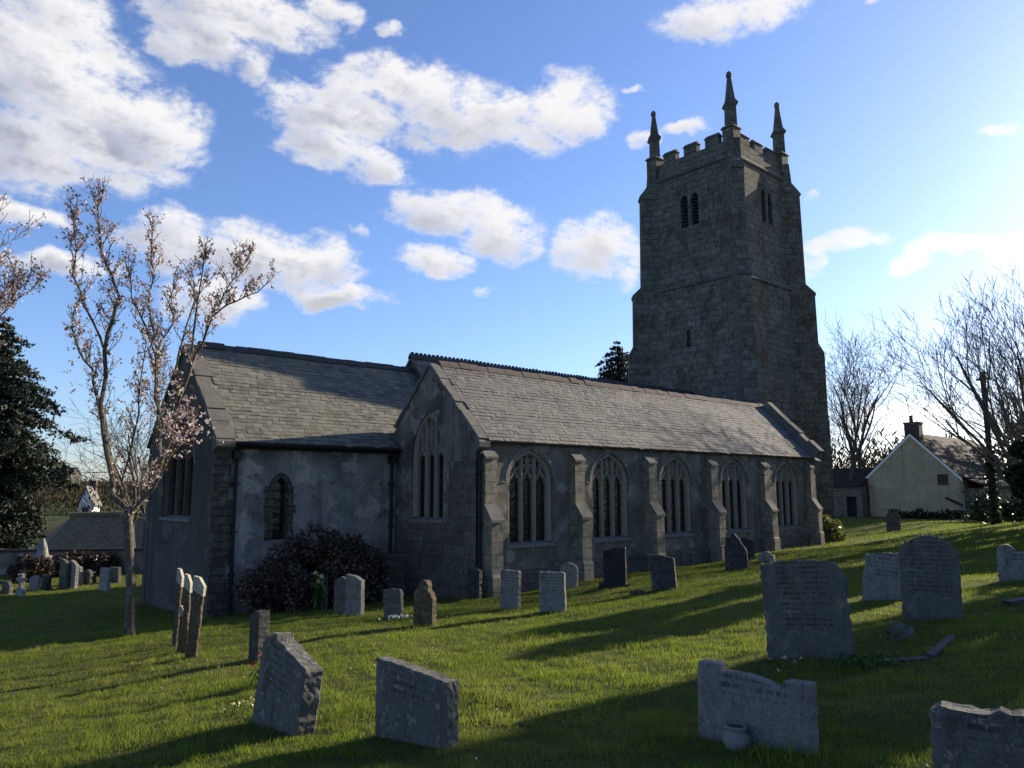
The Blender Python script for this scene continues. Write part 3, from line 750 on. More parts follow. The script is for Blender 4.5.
# low stone boiler pit wall in the angle of chancel and aisle
mb = MB(); mb.box(13.7, XA0-.04, 21.95, YC0-.02, GB, -2.15); mb.box(13.62, XA0-.04, 21.87, YC0-.02, -2.148, -2.05); part(mb, 'low_angle_wall', M['ashlar'])

# --- nave (its ridge and east gable rise above the chancel and the aisle)
ZN = 5.30; sN = 1.08; hw = (ZN-1.7)/sN
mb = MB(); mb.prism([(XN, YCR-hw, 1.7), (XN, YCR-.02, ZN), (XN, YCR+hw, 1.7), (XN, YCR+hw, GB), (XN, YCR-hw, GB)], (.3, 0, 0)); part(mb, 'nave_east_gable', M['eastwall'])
yv = 22.55
slate_roof('nave_roof', M['slate'], (XN-.12, yv, ZN-(YCR-yv)*sN+.04), (1, 0, 0), 19.3, (0, 1, sN), run_of(YCR-yv, (YCR-yv)*sN), seed=8)
slate_roof('nave_roof', M['slate'], (XN+19.2, YCR+hw+.2, 1.7-.2*sN+.04), (-1, 0, 0), 19.3, (0, -1, sN), run_of(hw+.2, (hw+.2)*sN), seed=9)
ridge('ridge_tiles', M['ridge_dark'], XN-.12, 37.1, YCR, ZN+.08, crest=True, seed=10)
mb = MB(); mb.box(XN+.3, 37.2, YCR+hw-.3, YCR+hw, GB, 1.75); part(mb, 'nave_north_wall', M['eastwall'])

# --- west tower
XT, YT, S = 37.2, 22.35, 5.8
ZS1, ZS2 = 11.75, 18.62
tower = MB()
i0, i1, i2 = -.10, .0, .07                   # each stage steps in a little
def stage(mb, x0, y0, s, z0, z1, ins=0, top=None):
    t = ins if top is None else top
    mb.hexa([(x0+ins, y0+ins, z0), (x0+s-ins, y0+ins, z0), (x0+s-ins, y0+s-ins, z0), (x0+ins, y0+s-ins, z0), (x0+t, y0+t, z1), (x0+s-t, y0+t, z1), (x0+s-t, y0+s-t, z1), (x0+t, y0+s-t, z1)])
TW = [Plane2D((XT, YT+S, 0), (0, -1, 0), (-1, 0, 0)), Plane2D((XT, YT, 0), (1, 0, 0), (0, -1, 0)), Plane2D((XT+S, YT, 0), (0, 1, 0), (1, 0, 0)), Plane2D((XT+S, YT+S, 0), (-1, 0, 0), (0, 1, 0))]
tw = MB()
stage(tw, XT, YT, S, GB, 4.1, -.16); stage(tw, XT, YT, S, 4.1, ZS1, -.13)
part_t = None
# belfry stage: four faces with real openings
bel = [(2.15, 3.38), (2.80, 4.0), (2.3, 3.5), (2.3, 3.5)]     # u range of the two lights on each face
openings = []
for k, (u0, u1) in enumerate(bel):
    hs = []
    zb, zt = (15.25, 17.2) if k != 1 else (15.42, 17.4)
    lw = (u1-u0-.22)/2
    for c in (u0+lw/2, u1-lw/2): hs.append((c, lw/2, zb, zt))
    openings.append(hs)
    wall_face(tw, TW[k], [(0, ZS1), (S, ZS1), (S, 19.2), (0, 19.2)], [[(c+u, z) for u, z in arch_outline(a, zb, zt-.3, .3, 6)] for c, a, zb, zt in hs] + ([] if k else []), .4)
tower_o = part(tw, 'tower', M['tower'])
tower_o['label'] = 'square granite west tower with battlements'
for k, hs in enumerate(openings):
    mbv = MB()
    for c, a, zb, zt in hs:
        z = zb+.05
        while z < zt-.2:
            mbv.add([TW[k].p(c-a-.02, z, .12), TW[k].p(c+a+.02, z, .12), TW[k].p(c+a+.02, z+.16, .34), TW[k].p(c-a-.02, z+.16, .34), TW[k].p(c-a-.02, z+.025, .12), TW[k].p(c+a+.02, z+.025, .12), TW[k].p(c+a+.02, z+.185, .34), TW[k].p(c-a-.02, z+.185, .34)],
                    [(0, 3, 2, 1), (4, 5, 6, 7), (0, 1, 5, 4), (1, 2, 6, 5), (2, 3, 7, 6), (3, 0, 4, 7)]); z += .2
        mbv.poly([TW[k].p(c+u, zz, .38) for u, zz in arch_outline(a+.02, zb, zt-.3, .32, 6)])
    w = part(mbv, 'belfry_louvres', M['louvre'], tower_o)
    u0 = hs[0][0]-hs[0][1]; u1 = hs[1][0]+hs[1][1]; zb, zt = hs[0][2], hs[0][3]
    mbf = MB(); q = Plane2D(TW[k].p((u0+u1)/2, 0), TW[k].u, TW[k].n); aa = (u1-u0)/2+.16
    sweep(mbf, q, [(-aa, zt-.35), (-aa, zt+.25), (aa, zt+.25), (aa, zt-.35)], .09, -.025, .01)
    part(mbf, 'belfry_hood', M['tower'], tower_o)
    mbf = MB(); sweep(mbf, q, [(-aa-.1, zb-.06), (aa+.1, zb-.06)], .10, -.03, .01); part(mbf, 'belfry_sill', M['tower'], tower_o)
# slit windows
def slit(pl, u, z0, z1, w=.2):
    mb = MB(); q = [pl.p(u-w/2, z0, -.004), pl.p(u+w/2, z0, -.004), pl.p(u+w/2, z1, -.004), pl.p(u-w/2, z1, -.004)]
    mb.prism([pl.p(u-w/2, z0, -.005), pl.p(u+w/2, z0, -.005), pl.p(u+w/2, z1, -.005), pl.p(u-w/2, z1, -.005)], pl.n*.006); o = part(mb, 'slit_window', M['void'], tower_o)
    return o
plTE = Plane2D((XT-.13, YT+S, 0), (0, -1, 0), (-1, 0, 0))
slit(plTE, YT+S-25.66, 8.1, 9.1)
mb = MB(); q = Plane2D(plTE.p(YT+S-25.66, 0), plTE.u, plTE.n)
sweep(mb, q, [(-.17, 8.0), (-.17, 9.15), (.17, 9.15), (.17, 8.0)], .14, -.02, .02, closed=True); part(mb, 'slit_surround', M['tower'], tower_o)
# string courses, sloping on top
def string(x0, y0, s, z, out, hgt=.26):
    mb = MB(); a = -out
    for k in range(1):
        mb.hexa([(x0+a*.4, y0+a*.4, z-hgt), (x0+s-a*.4, y0+a*.4, z-hgt), (x0+s-a*.4, y0+s-a*.4, z-hgt), (x0+a*.4, y0+s-a*.4, z-hgt),
                 (x0+a, y0+a, z-hgt*.55), (x0+s-a, y0+a, z-hgt*.55), (x0+s-a, y0+s-a, z-hgt*.55), (x0+a, y0+s-a, z-hgt*.55)])
        mb.hexa([(x0+a, y0+a, z-hgt*.55+.002), (x0+s-a, y0+a, z-hgt*.55+.002), (x0+s-a, y0+s-a, z-hgt*.55+.002), (x0+a, y0+s-a, z-hgt*.55+.002),
                 (x0+.01, y0+.01, z+.12), (x0+s-.01, y0+.01, z+.12), (x0+s-.01, y0+s-.01, z+.12), (x0+.01, y0+s-.01, z+.12)])
    return part(mb, 'string_course', M['tower'], tower_o)
string(XT, YT, S, ZS1+.10, .24); string(XT, YT, S, ZS2+.10, .12, .22); string(XT-.13, YT-.13, S+.26, 4.15, .14)
# diagonal buttresses in three weathered stages
for sx, sy in ((-1, -1), (-1, 1), (1, -1), (1, 1)):
    cx = XT if sx < 0 else XT+S; cy = YT if sy < 0 else YT+S
    d = Vector((sx, sy, 0)).normalized(); t = Vector((-d.y, d.x, 0)); C0 = Vector((cx, cy, 0)); hw_ = .36
    pr = [(-.5, GB), (1.66, GB), (1.66, 3.9), (1.60, 4.15), (1.60, 7.95), (1.28, 8.55), (1.24, 11.35), (1.30, 11.42), (1.30, 11.56), (.74, 12.1), (.66, 17.55), (.74, 17.6), (.74, 17.72), (.22, 18.4), (.12, 19.6), (-.5, 19.6)]
    mb = MB(); mb.prism([C0 + d*a + Vector((0, 0, b)) - t*hw_ for a, b in pr], t*2*hw_); part(mb, 'buttress', M['tower'], tower_o)
# parapet, merlons and pinnacles
mb = MB(); zc = 19.66
for k in range(4):
    pl = TW[k]
    mb.prism([pl.p(.36, 19.0, .08), pl.p(S-.36, 19.0, .08), pl.p(S-.36, zc, .08), pl.p(.36, zc, .08)], -pl.n*.34)
mb.box(XT+.42, XT+S-.42, YT+.42, YT+S-.42, 18.9, 19.3)
part(mb, 'parapet', M['tower'], tower_o)
for k in range(4):
    pl = TW[k]
    for c in (1.42, 2.9, 4.38):
        mb = MB(); w = .45
        mb.prism([pl.p(c-w, zc+.002, .07), pl.p(c+w, zc+.002, .07), pl.p(c+w, zc+.52, .07), pl.p(c-w, zc+.52, .07)], -pl.n*.36)
        a = [pl.p(c-w-.06, zc+.50, .01), pl.p(c+w+.06, zc+.50, .01), pl.p(c+w+.06, zc+.50, .49), pl.p(c-w-.06, zc+.50, .49)]
        b = [pl.p(c-w+.05, zc+.72, .20), pl.p(c+w-.05, zc+.72, .20), pl.p(c+w-.05, zc+.72, .32), pl.p(c-w+.05, zc+.72, .32)]
        mb.hexa(a+b); part(mb, 'merlon', M['tower'], tower_o)
for sx, sy in ((0, 0), (0, 1), (1, 0)):      # the north-west corner's pinnacle does not show
    cx = XT+.22 + sx*(S-.44); cy = YT+.22 + sy*(S-.44); mb = MB()
    def sq(h, z, a=0): return [(cx+h*math.cos(a+q)*1.414, cy+h*math.sin(a+q)*1.414, z) for q in (R_(225), R_(315), R_(45), R_(135))]
    mb.hexa(sq(.36, 18.9)+sq(.36, 20.25)); mb.hexa(sq(.44, 20.252)+sq(.34, 20.42))
    mb.hexa(sq(.29, 20.4, R_(45))+sq(.27, 21.6, R_(45)))
    mb.hexa(sq(.29, 21.55, R_(45))+sq(.39, 21.72, R_(45))); mb.hexa(sq(.39, 21.722, R_(45))+sq(.25, 22.0, R_(45)))
    mb.hexa(sq(.24, 21.98, R_(45))+sq(.10, 23.35, R_(45)))
    mb.lathe([(.06, 23.3), (.16, 23.42), (.17, 23.58), (.11, 23.72), (.04, 23.78)], (cx, cy, 0), 8)
    if sy: mb.v = [(a, b, 18.9+(c-18.9)*.925) for a, b, c in mb.v]
    part(mb, 'pinnacle', M['tower'], tower_o)

# ------------------------------------------------------------------ gravestones
def prof(kind, r):
    """outline in unit square, u -.5..+.5 from image left to right, z 0..1, starting bottom left going up"""
    if kind == 'square': return [(-.5, 0), (-.5, .98), (-.46, 1), (.46, 1), (.5, .98), (.5, 0)]
    if kind == 'slant': return [(-.5, 0), (-.5, 1), (0, .97), (.5, .86), (.5, 0)]
    if kind == 'flat': return [(-.5, 0), (-.5, 1), (-.2, .985), (.1, .965), (.5, .935), (.5, 0)]
    if kind == 'slantr': return [(-.5, 0), (-.5, .88), (0, .98), (.5, 1), (.5, 0)]
    if kind == 'round':
        return [(-.5, 0), (-.5, .72)] + [(-.5*math.cos(a), .72+.28*math.sin(a)) for a in np.linspace(0, math.pi, 15)[1:-1]] + [(.5, .72), (.5, 0)]
    if kind == 'cornerround': return [(-.5, 0), (-.5, .93), (-.49, .98), (-.1, 1.0), (.25, .99), (.38, .96), (.46, .9), (.5, .8), (.5, 0)]
    if kind == 'shoulder':
        t = [(-.5, 0), (-.5, .97), (-.48, 1.0), (-.30, 1.0), (-.28, .98), (-.28, .90)]
        t += [(-.28+x*.55, .90+.045*math.sin(x*math.pi*.62+.1)-.16*x*x+.0) for x in np.linspace(.04, 1, 12)]
        return t + [(.27, .90), (.29, .93), (.48, .93), (.5, .91), (.5, 0)]
    if kind == 'scroll':
        return [(-.5, 0), (-.5, .80), (-.47, .90), (-.36, .93), (-.33, .99), (-.24, 1.0), (-.20, .93), (-.05, .93), (.1, .89), (.25, .875), (.38, .845), (.48, .83), (.5, .80), (.5, 0)]
    if kind == 'peak':
        t = [(-.5, 0), (-.5, .84), (-.46, .88), (-.42, .86), (-.39, .92)]
        t += [(-.36+.72*x, .90+.10*math.sin(x*math.pi)) for x in np.linspace(0, 1, 15)]
        return t + [(.39, .90), (.42, .84), (.46, .85), (.5, .80), (.5, 0)]
    if kind == 'step':
        return [(-.5, 0), (-.5, .8)] + [(-.5+.16*(1-math.cos(a)), .8+.2*math.sin(a)) for a in np.linspace(0, math.pi, 9)[1:-1]] + [(-.18, .82), (-.12, .80), (.42, .80), (.5, .76), (.5, 0)]
    if kind == 'gable': return [(-.5, 0), (-.5, .90), (0, 1.0), (.5, .90), (.5, 0)]
    if kind == 'headed':
        t = [(-.5, 0), (-.5, .72), (-.42, .80), (-.28, .80), (-.26, .86)]
        t += [(-.02+.26*math.cos(a), .88+.12*math.sin(a)) for a in np.linspace(math.pi, 0, 9)]
        return t + [(.22, .80), (.34, .72), (.42, .66), (.5, .60), (.5, 0)]
    if kind == 'ogee':
        return [(-.5, 0), (-.48, .62), (-.40, .78), (-.44, .84), (-.34, .92), (-.20, .90), (-.12, .99), (0, 1), (.08, .92), (.2, .84), (.3, .70), (.44, .60), (.5, .50), (.5, 0)]
    if kind == 'cross':
        return [(-.5, 0), (-.5, .3), (-.14, .36), (-.14, .64), (-.5, .66), (-.5, .80), (-.16, .82), (-.15, 1), (.15, 1), (.16, .82), (.5, .80), (.5, .66), (.14, .64), (.14, .36), (.5, .3), (.5, 0)]
def densify(p, step):
    out = []
    for a, b in zip(p, p[1:]):
        L = math.hypot(b[0]-a[0], b[1]-a[1]); n = max(1, int(L/step))
        for i in range(n): out.append((a[0]+(b[0]-a[0])*i/n, a[1]+(b[1]-a[1])*i/n))
    return out + [p[-1]]
def gravestone(name, kind, x, y, w, h, t, yaw, mat, label, lean=(0, 0), rough=.006, cat='gravestone', bury=.18, dz=0, parts=None, group=None):
    r = np.random.default_rng(int(abs(x*137+y*911))+3)
    p = [(u*w, z*h) for u, z in prof(kind, r)]
    p = [(a, b if b > 0 else -bury) for a, b in p]
    p = densify(p, .045)
    n = len(p)
    # rings across the thickness: front edge bevel, rough waist, back edge bevel
    bev = min(.012, t*.15)
    offs = [(-t/2, -bev), (-t/2+bev, 0)] + [(-t/2+t*k, 0) for k in (.3, .5, .7)] + [(t/2-bev, 0), (t/2, -bev)]
    cx, cz = 0, h*.5
    V = []; base_j = r.standard_normal(n)*rough*1.2
    for ri, (ox, ins) in enumerate(offs):
        for i, (a, b) in enumerate(p):
            j = base_j[i]*.8 + r.standard_normal()*rough*(.45 if 0 < ri < 6 else .15)
            if b < -.01: j = 0
            # outward direction
            q0, q1 = p[i-1] if i else p[i], p[(i+1)] if i < n-1 else p[i]
            tx, tz = q1[0]-q0[0], q1[1]-q0[1]; l = math.hypot(tx, tz) or 1; nx, nz = -tz/l, tx/l
            V.append((ox + r.standard_normal()*rough*.3, -(a+nx*(ins+j)), b+nz*(ins+j)))
    F = []
    for ri in range(len(offs)-1):
        for i in range(n):
            i2 = (i+1) % n; F.append((ri*n+i, ri*n+i2, (ri+1)*n+i2, (ri+1)*n+i))
    fr = [(a, b) for a, b in p]
    tri = tessellate_polygon([[Vector((a, b, 0)) for a, b in fr]])
    o7 = (len(offs)-1)*n
    for a, b, c in tri: F.append((a, b, c)); F.append((o7+c, o7+b, o7+a))
    me = bpy.data.meshes.new(name); me.from_pydata(V, [], F); me.update()
    import bmesh
    bm = bmesh.new(); bm.from_mesh(me); bmesh.ops.recalc_face_normals(bm, faces=bm.faces); bm.to_mesh(me); bm.free()
    box_uv(me); me.materials.append(M[mat])
    o = bpy.data.objects.new(name, me); COL.objects.link(o)
    o.location = (x, y, gzf(x, y)+dz)
    o.rotation_euler = (R_(lean[0]), R_(lean[1]), R_(yaw))       # lean[0]: sideways, lean[1]: forward/back
    tag(o, label, cat, group)
    return o
G = gravestone
GG = 'gravestones in the churchyard'
s_mid = G('gravestone', 'flat', 4.165, 5.84, 1.06, .62, .14, 0, 'g_rough', 'squat square gravestone with rough lichened top, at bottom left of centre', (0, 0), .0035)
s_left = G('gravestone', 'scroll', 3.81, 7.62, 1.02, .86, .20, -2, 'g_rough', 'tilted lichened gravestone with a stepped sloping top, beside red flowers', (7, 4), .004)
s_sh = G('gravestone', 'shoulder', 5.43, 3.29, .90, .535, .13, 4, 'g_grey', 'low grey granite headstone with square shoulders and a wavy top, behind a stone vase', (0, 3), .003)
s_big = G('gravestone', 'cornerround', 8.72, 4.53, .92, 1.10, .13, 24, 'g_fine', 'large upright inscribed gravestone with chipped top and worn round right corner', (-3, 3), .010)
s_peak = G('gravestone', 'peak', 11.5, 4.21, .72, 1.12, .13, 14, 'g_fine', 'tall shaded gravestone with a curved peak and notched shoulders at right', (0, 2), .006)
G('gravestone', 'slantr', 13.9, 5.75, .86, .80, .14, 14, 'g_grey', 'leaning gravestone partly hidden behind the peaked gravestone', (6, 4), .008)
G('gravestone', 'step', 17.08, 4.52, .95, .64, .16, 20, 'g_grey', 'gravestone with one rounded shoulder at the right edge of the photo', (0, 0), .006)
G('gravestone', 'cornerround', 5.05, 1.44, .86, .47, .16, 15, 'g_rough', 'broad lichened gravestone cut off by the bottom right corner', (0, 0), .010)
G('gravestone', 'slantr', 5.98, 12.9, .34, .82, .20, 0, 'g_slate', 'narrow dark slab standing just behind the tilted lichened gravestone', (0, 0), .003)
trio = 'weathered tall stone posts in a cluster'
for nm, x, y, w, h, lean, lb in (('a', 5.76, 16.15, .10, 1.47, (2, 0), 'back left tall stone post with a white lichened top, in a cluster'), ('b', 5.56, 15.09, .11, 1.42, (0, 1), 'middle tall stone post, between two others with whitened tops'),
                                 ('c', 5.385, 14.27, .20, 1.40, (4, 0), 'front and widest brown stone post of the whitened cluster'), ('d', 5.56, 15.30, .085, .84, (1, 0), 'shortest stone post of the cluster with a pale cap')):
    hd_ = lean[0]
    o = G('stone_post', 'slant', x, y, w, h, .075, 40, 'g_brown', lb, lean, .006, 'gravestone')
    # pale lichen cap, a crust over the head of the post
    r = np.random.default_rng(ord(nm)); p = [(-.5*w-.008, h*.84), (-.5*w-.010, h*1.005), (0, h*.99), (.5*w+.010, h*.885), (.5*w+.008, h*.76)]
    c = MB(); c.prism([(-.044, -a, b) for a, b in p], (.088, 0, 0)); cap = mk('lichen_cap', c.v, c.f, M['g_cap']); cap.parent = o
G('gravestone', 'gable', 10.62, 18.15, .46, .96, .12, 20, 'g_fine', 'left one of two adjoining gable topped gravestones by the dark bush', (0, 0), .003)
G('gravestone', 'slant', 10.50, 17.33, .48, .98, .16, 20, 'g_grey', 'right one of two adjoining gravestones with a bright sunlit top edge', (0, 0), .003)
G('gravestone', 'cornerround', 10.51, 15.61, .50, .68, .13, 20, 'g_fine', 'small weathered gravestone leaning left, beside white flowers', (-5, 2), .010)
G('gravestone', 'headed', 9.91, 13.59, .46, .92, .18, 20, 'g_brown', 'brownish gravestone with a rounded head and sloping shoulder', (1, 0), .006)
G('gravestone', 'square', 11.20, 20.32, .48, .92, .12, 10, 'g_slate', 'dark narrow gravestone in shade in front of the evergreen bush', (0, 0), .003)
G('gravestone', 'gable', 14.86, 17.95, .46, .94, .16, 10, 'g_slate', 'dark gravestone close to the corner of the aisle gable', (0, 0), .004)
G('gravestone', 'square', 13.07, 14.44, .52, .93, .14, 15, 'g_grey', 'slim grey gravestone with chipped right edge and a spreading foot', (2, 0), .007)
G('gravestone', 'square', 12.60, 12.51, .62, .86, .10, 20, 'g_grey', 'square flat topped grey gravestone under the first aisle window', (-1, 0), .004)
G('gravestone', 'round', 17.65, 16.85, .62, .76, .14, 10, 'g_pale', 'pale round cornered gravestone leaning against the shade of the second buttress', (4, 0), .005)
o = G('gravestone', 'slantr', 17.39, 14.78, .66, 1.06, .12, 20, 'g_black', 'polished black granite gravestone standing on a low black base', (0, 0), .001, dz=.06)
c = MB(); c.box(-.14, .14, -.44, .44, -.2, .045); c2 = mk('base', c.v, c.f, M['g_black']); c2.parent = o
G('gravestone', 'slant', 16.34, 12.27, .62, .86, .12, 20, 'g_slate', 'leaning grey slate gravestone to the right of the polished black one', (-5, 3), .003)
G('gravestone', 'ogee', 22.67, 14.15, .74, 1.14, .12, 12, 'g_slate', 'dark gravestone with a scrolled sloping top near the fourth buttress', (-2, 2), .006)
G('gravestone', 'slant', 26.6, 16.1, .50, .84, .12, 5, 'g_slate', 'gravestone with a straight slanting top just behind the scrolled one', (0, 0), .003)
G('gravestone', 'headed', 25.6, 14.75, .52, .36, .2, 10, 'g_pale', 'small low pale stone showing above the large inscribed gravestone', (0, 0), .012)
G('gravestone', 'round', 46.5, 18.78, .74, 1.10, .15, 22, 'g_fine', 'round topped gravestone in front of the cottage gable', (0, 0), .004)
bgl = 'small gravestones in the far left row'
for k, x, y, w, h, m_, lb in (('slant', 8.16, 35.26, .55, 1.15, 'g_fine', 'taller left slab of a pair in the far left row of gravestones'), ('slant', 8.42, 35.0, .50, 1.06, 'g_pale', 'right slab of the tall pair in the far left row'),
        ('headed', 8.96, 36.35, .6, .74, 'g_grey', 'far left row gravestone with a knobbed head, right of the tall pair'), ('round', 9.25, 36.1, .5, .6, 'g_fine', 'small round stone in the far left row, beside the knobbed one'),
        ('square', 9.05, 33.07, .62, .86, 'g_pale', 'bluish square gravestone nearest the blossom trunk in the far left row'), ('square', 10.27, 36.07, .7, .62, 'g_fine', 'broad low gravestone right behind the bluish one, by the blossom trunk'),
        ('cross', 6.47, 33.97, .55, .80, 'g_pale', 'small weathered stone cross at the left in the far row'), ('round', 6.2, 34.9, .62, .45, 'g_fine', 'low rounded stone just left of the small cross'),
        ('round', 7.17, 35.35, .7, .55, 'g_grey', 'blue grey rounded gravestone right of the small cross'), ('square', 7.62, 35.6, .55, .55, 'g_slate', 'dark squat stone between the blue grey one and the tall pair'),
        ('round', 9.55, 36.6, .35, .45, 'g_slate', 'tiny dark stone in the gap left of the bluish gravestone'), ('square', 5.75, 35.3, .6, .55, 'g_fine', 'squat stone at the left edge of the far row')):
    G('gravestone', k, x, y, w, h, .14, 12, m_, lb, (rnd.uniform(-3, 3), rnd.uniform(-2, 2)), .006, group=bgl)
# pale pinnacled monument by the far wall
t = thing('monument', (8.45, 40.6, gzf(8.45, 40.6)-.35), 'pale pinnacled stone monument rising in front of the far grey wall', 'monument')
bx, by, bz = 8.45, 40.6, gzf(8.45, 40.6)-.35
c = MB(); c.box(bx-.5, bx+.5, by-.5, by+.5, bz, bz+.35); c.box(bx-.38, bx+.38, by-.38, by+.38, bz+.352, bz+1.1); part(c, 'pedestal', M['g_pale'], t)
c = MB(); c.lathe([(.42, 1.1), (.42, 1.25), (.26, 1.3), (.16, 1.75), (.05, 2.05)], (bx, by, bz), 8); part(c, 'spire', M['g_pale'], t)
c = MB(); c.lathe([(.10, 1.25), (.10, 1.45), (.02, 1.7)], (bx-.02, by+.36, bz), 6); part(c, 'pinnacle', M['g_pale'], t)
c = MB(); c.lathe([(.10, 1.25), (.10, 1.45), (.02, 1.7)], (bx, by-.36, bz), 6); part(c, 'pinnacle', M['g_pale'], t)

# stones lying in the grass
def boulder(name, x, y, sx, sy, sz, mat, label, cat, seed):
    r = np.random.default_rng(seed); mb = MB(); n, m_ = 12, 7
    for j in range(m_+1):
        a = math.pi*j/m_ - math.pi/2
        for i in range(n):
            b = 2*math.pi*i/n; k = 1+.13*r.standard_normal()
            mb.v.append((sx*math.cos(a)*math.cos(b)*k, sy*math.cos(a)*math.sin(b)*k, sz*math.sin(a)*k))
    for j in range(m_):
        for i in range(n): mb.f.append((j*n+i, j*n+(i+1) % n, (j+1)*n+(i+1) % n, (j+1)*n+i))
    o = mk(name, mb.v, mb.f, M[mat]); o.location = (x, y, gzf(x, y)+sz*.45); return tag(o, label, cat)
boulder('stone', 10.03, 4.05, .14, .16, .13, 'g_fine', 'small grey stone lump lying in the grass below the peaked gravestone', 'stone', 1)
boulder('stone', 4.0, 8.25, .09, .10, .08, 'g_pale', 'small pale stone at the left foot of the tilted lichened gravestone', 'stone', 2)
boulder('stone', 15.6, 12.5, .12, .28, .07, 'g_slate', 'low flat dark stone at the left foot of the leaning slate gravestone', 'stone', 3)
t = thing('grave_kerb', (9.0, 3.6, gzf(9, 3.6)), 'low broken grave kerb in the grass beside the large inscribed gravestone', 'kerb')
for a, b in (((8.62, 3.72), (8.95, 3.35)), ((8.98, 3.34), (10.1, 3.5))):
    mb = MB(); d = Vector((b[0]-a[0], b[1]-a[1], 0)); L = d.length; d.normalize(); s_ = Vector((-d.y, d.x, 0))*.05
    za, zb = gzf(*a), gzf(*b); A = Vector((*a, 0)); B = Vector((*b, 0))
    mb.hexa([A-s_+Vector((0,0,za-.1)), B-s_+Vector((0,0,zb-.1)), B+s_+Vector((0,0,zb-.1)), A+s_+Vector((0,0,za-.1)), A-s_*.8+Vector((0,0,za+.045)), B-s_*.8+Vector((0,0,zb+.02)), B+s_*.8+Vector((0,0,zb+.03)), A+s_*.8+Vector((0,0,za+.05))]); part(mb, 'kerb_stone', M['g_slate'], t)
t = thing('grave_kerb', (14.5, 3.4, gzf(14.5, 3.4)), 'long dark grave kerb lying in shade toward the right edge', 'kerb')
mb = MB(); a, b = Vector((13.0, 3.75, 0)), Vector((15.8, 2.6, 0)); d = (b-a).normalized(); s_ = Vector((-d.y, d.x, 0))*.08
za, zb = gzf(a.x, a.y), gzf(b.x, b.y)
mb.hexa([a-s_+Vector((0,0,za-.1)), b-s_+Vector((0,0,zb-.1)), b+s_+Vector((0,0,zb-.1)), a+s_+Vector((0,0,za-.1)), a-s_+Vector((0,0,za+.07)), b-s_+Vector((0,0,zb+.08)), b+s_+Vector((0,0,zb+.08)), a+s_+Vector((0,0,za+.07))]); part(mb, 'kerb_stone', M['g_slate'], t)
# stone vase in front of the shouldered headstone
vx, vy = 5.27, 3.35; vz = gzf(vx, vy)
t = thing('stone_vase', (vx, vy, vz), 'round stone flower vase in front of the shouldered granite headstone', 'vase')
mb = MB(); mb.lathe([(.070, -.03), (.085, .0), (.100, .045), (.094, .085), (.070, .112), (.064, .124), (.084, .138), (.086, .152), (.068, .156), (.056, .13)], (vx, vy, vz), 20); o = part(mb, 'bowl', M['terracotta'], t, smooth=True)
mb = MB(); mb.lathe([(.060, .14), (.055, .148), (.018, .152)], (vx, vy, vz), 12); part(mb, 'lid', M['g_slate'], t)

# ------------------------------------------------------------------ plants
def unit(n, r):
    v = r.standard_normal((n, 3)); return v/np.linalg.norm(v, axis=1)[:, None]
def cards(P, size, r, flat=None, aspect=.55, var=.4, droop=None):
    """leaf-shaped quads (diamonds) at points P, returned as (n*4,3)"""
    n = len(P); a = unit(n, r)
    if droop is not None: a = a*.6 + np.array(droop); a /= np.linalg.norm(a, axis=1)[:, None]
    b = np.cross(a, unit(n, r)); b /= np.linalg.norm(b, axis=1)[:, None]
    if flat is not None:
        b = b*np.array([1, 1, 1-flat]); a = a*np.array([1, 1, 1-flat*.5])
    s = size*(1+var*(r.random(n)*2-1))[:, None]
    V = np.stack([P-a*s*.5, P+b*s*aspect*.5, P+a*s*.5, P-b*s*aspect*.5], 1)
    return V.reshape(-1, 3)
def flowers(name, x, y, n, rad, hgt, petal, label, size=.045, seed=0, stem='stem'):
    r = np.random.default_rng(seed); z = gzf(x, y); t = thing(name, (x, y, z), label, 'flowers')
    px, py = x+rad*r.standard_normal(n)*.5, y+rad*r.standard_normal(n)*.5; h = hgt*(.6+.5*r.random(n)); P = np.stack([px, py, gz(px, py)+h], 1)
    mb = MB()
    for p in P: mb.tube([(p[0], p[1], p[2]-h.max()-.02), (p[0]+.01, p[1], p[2])], .004, 3, False)
    part(mb, 'foliage', M[stem], t)
    leaf = np.concatenate([P - np.array([0, 0, 1])*h[:, None]*.5*k for k in (.6, 1.0, 1.3)]) + r.standard_normal((3*n, 3))*.03
    mk_np('leaves', cards(leaf, hgt*.7, r, aspect=.18, droop=(0, 0, .9)), 4, M[stem], t)
    for p in P: mk_np('bloom', cards(np.repeat(p[None], 5, 0)+r.standard_normal((5, 3))*.012, size, r, aspect=.9), 4, M[petal], t)
    return t
flowers('daffodil_clump', 3.9, 8.75, 14, .36, .12, 'yellowfl', 'pale yellow daffodil clump left of the tilted lichened gravestone', .030, 1)
flowers('flower_bunch', 4.9, 10.3, 18, .16, .38, 'redfl', 'dark red flowers standing beside the narrow dark slab', .07, 2)
flowers('flower_clump', 10.3, 15.15, 24, .34, .10, 'whitefl', 'white flowers in the grass between two small gravestones', .034, 3)
flowers('flower_bunch', 10.95, 20.0, 5, .10, .95, 'yellowfl', 'orange and white flowers before the dark gravestone by the bush', .12, 4)
flowers('leafy_clump', 8.35, 3.75, 40, .34, .12, 'stem', 'leafy green clump at the right foot of the large inscribed gravestone', .05, 5)
flowers('flower_clump', 8.3, 4.65, 9, .35, .05, 'whitefl', 'little pale flowers at the foot of the large inscribed gravestone', .022, 6)

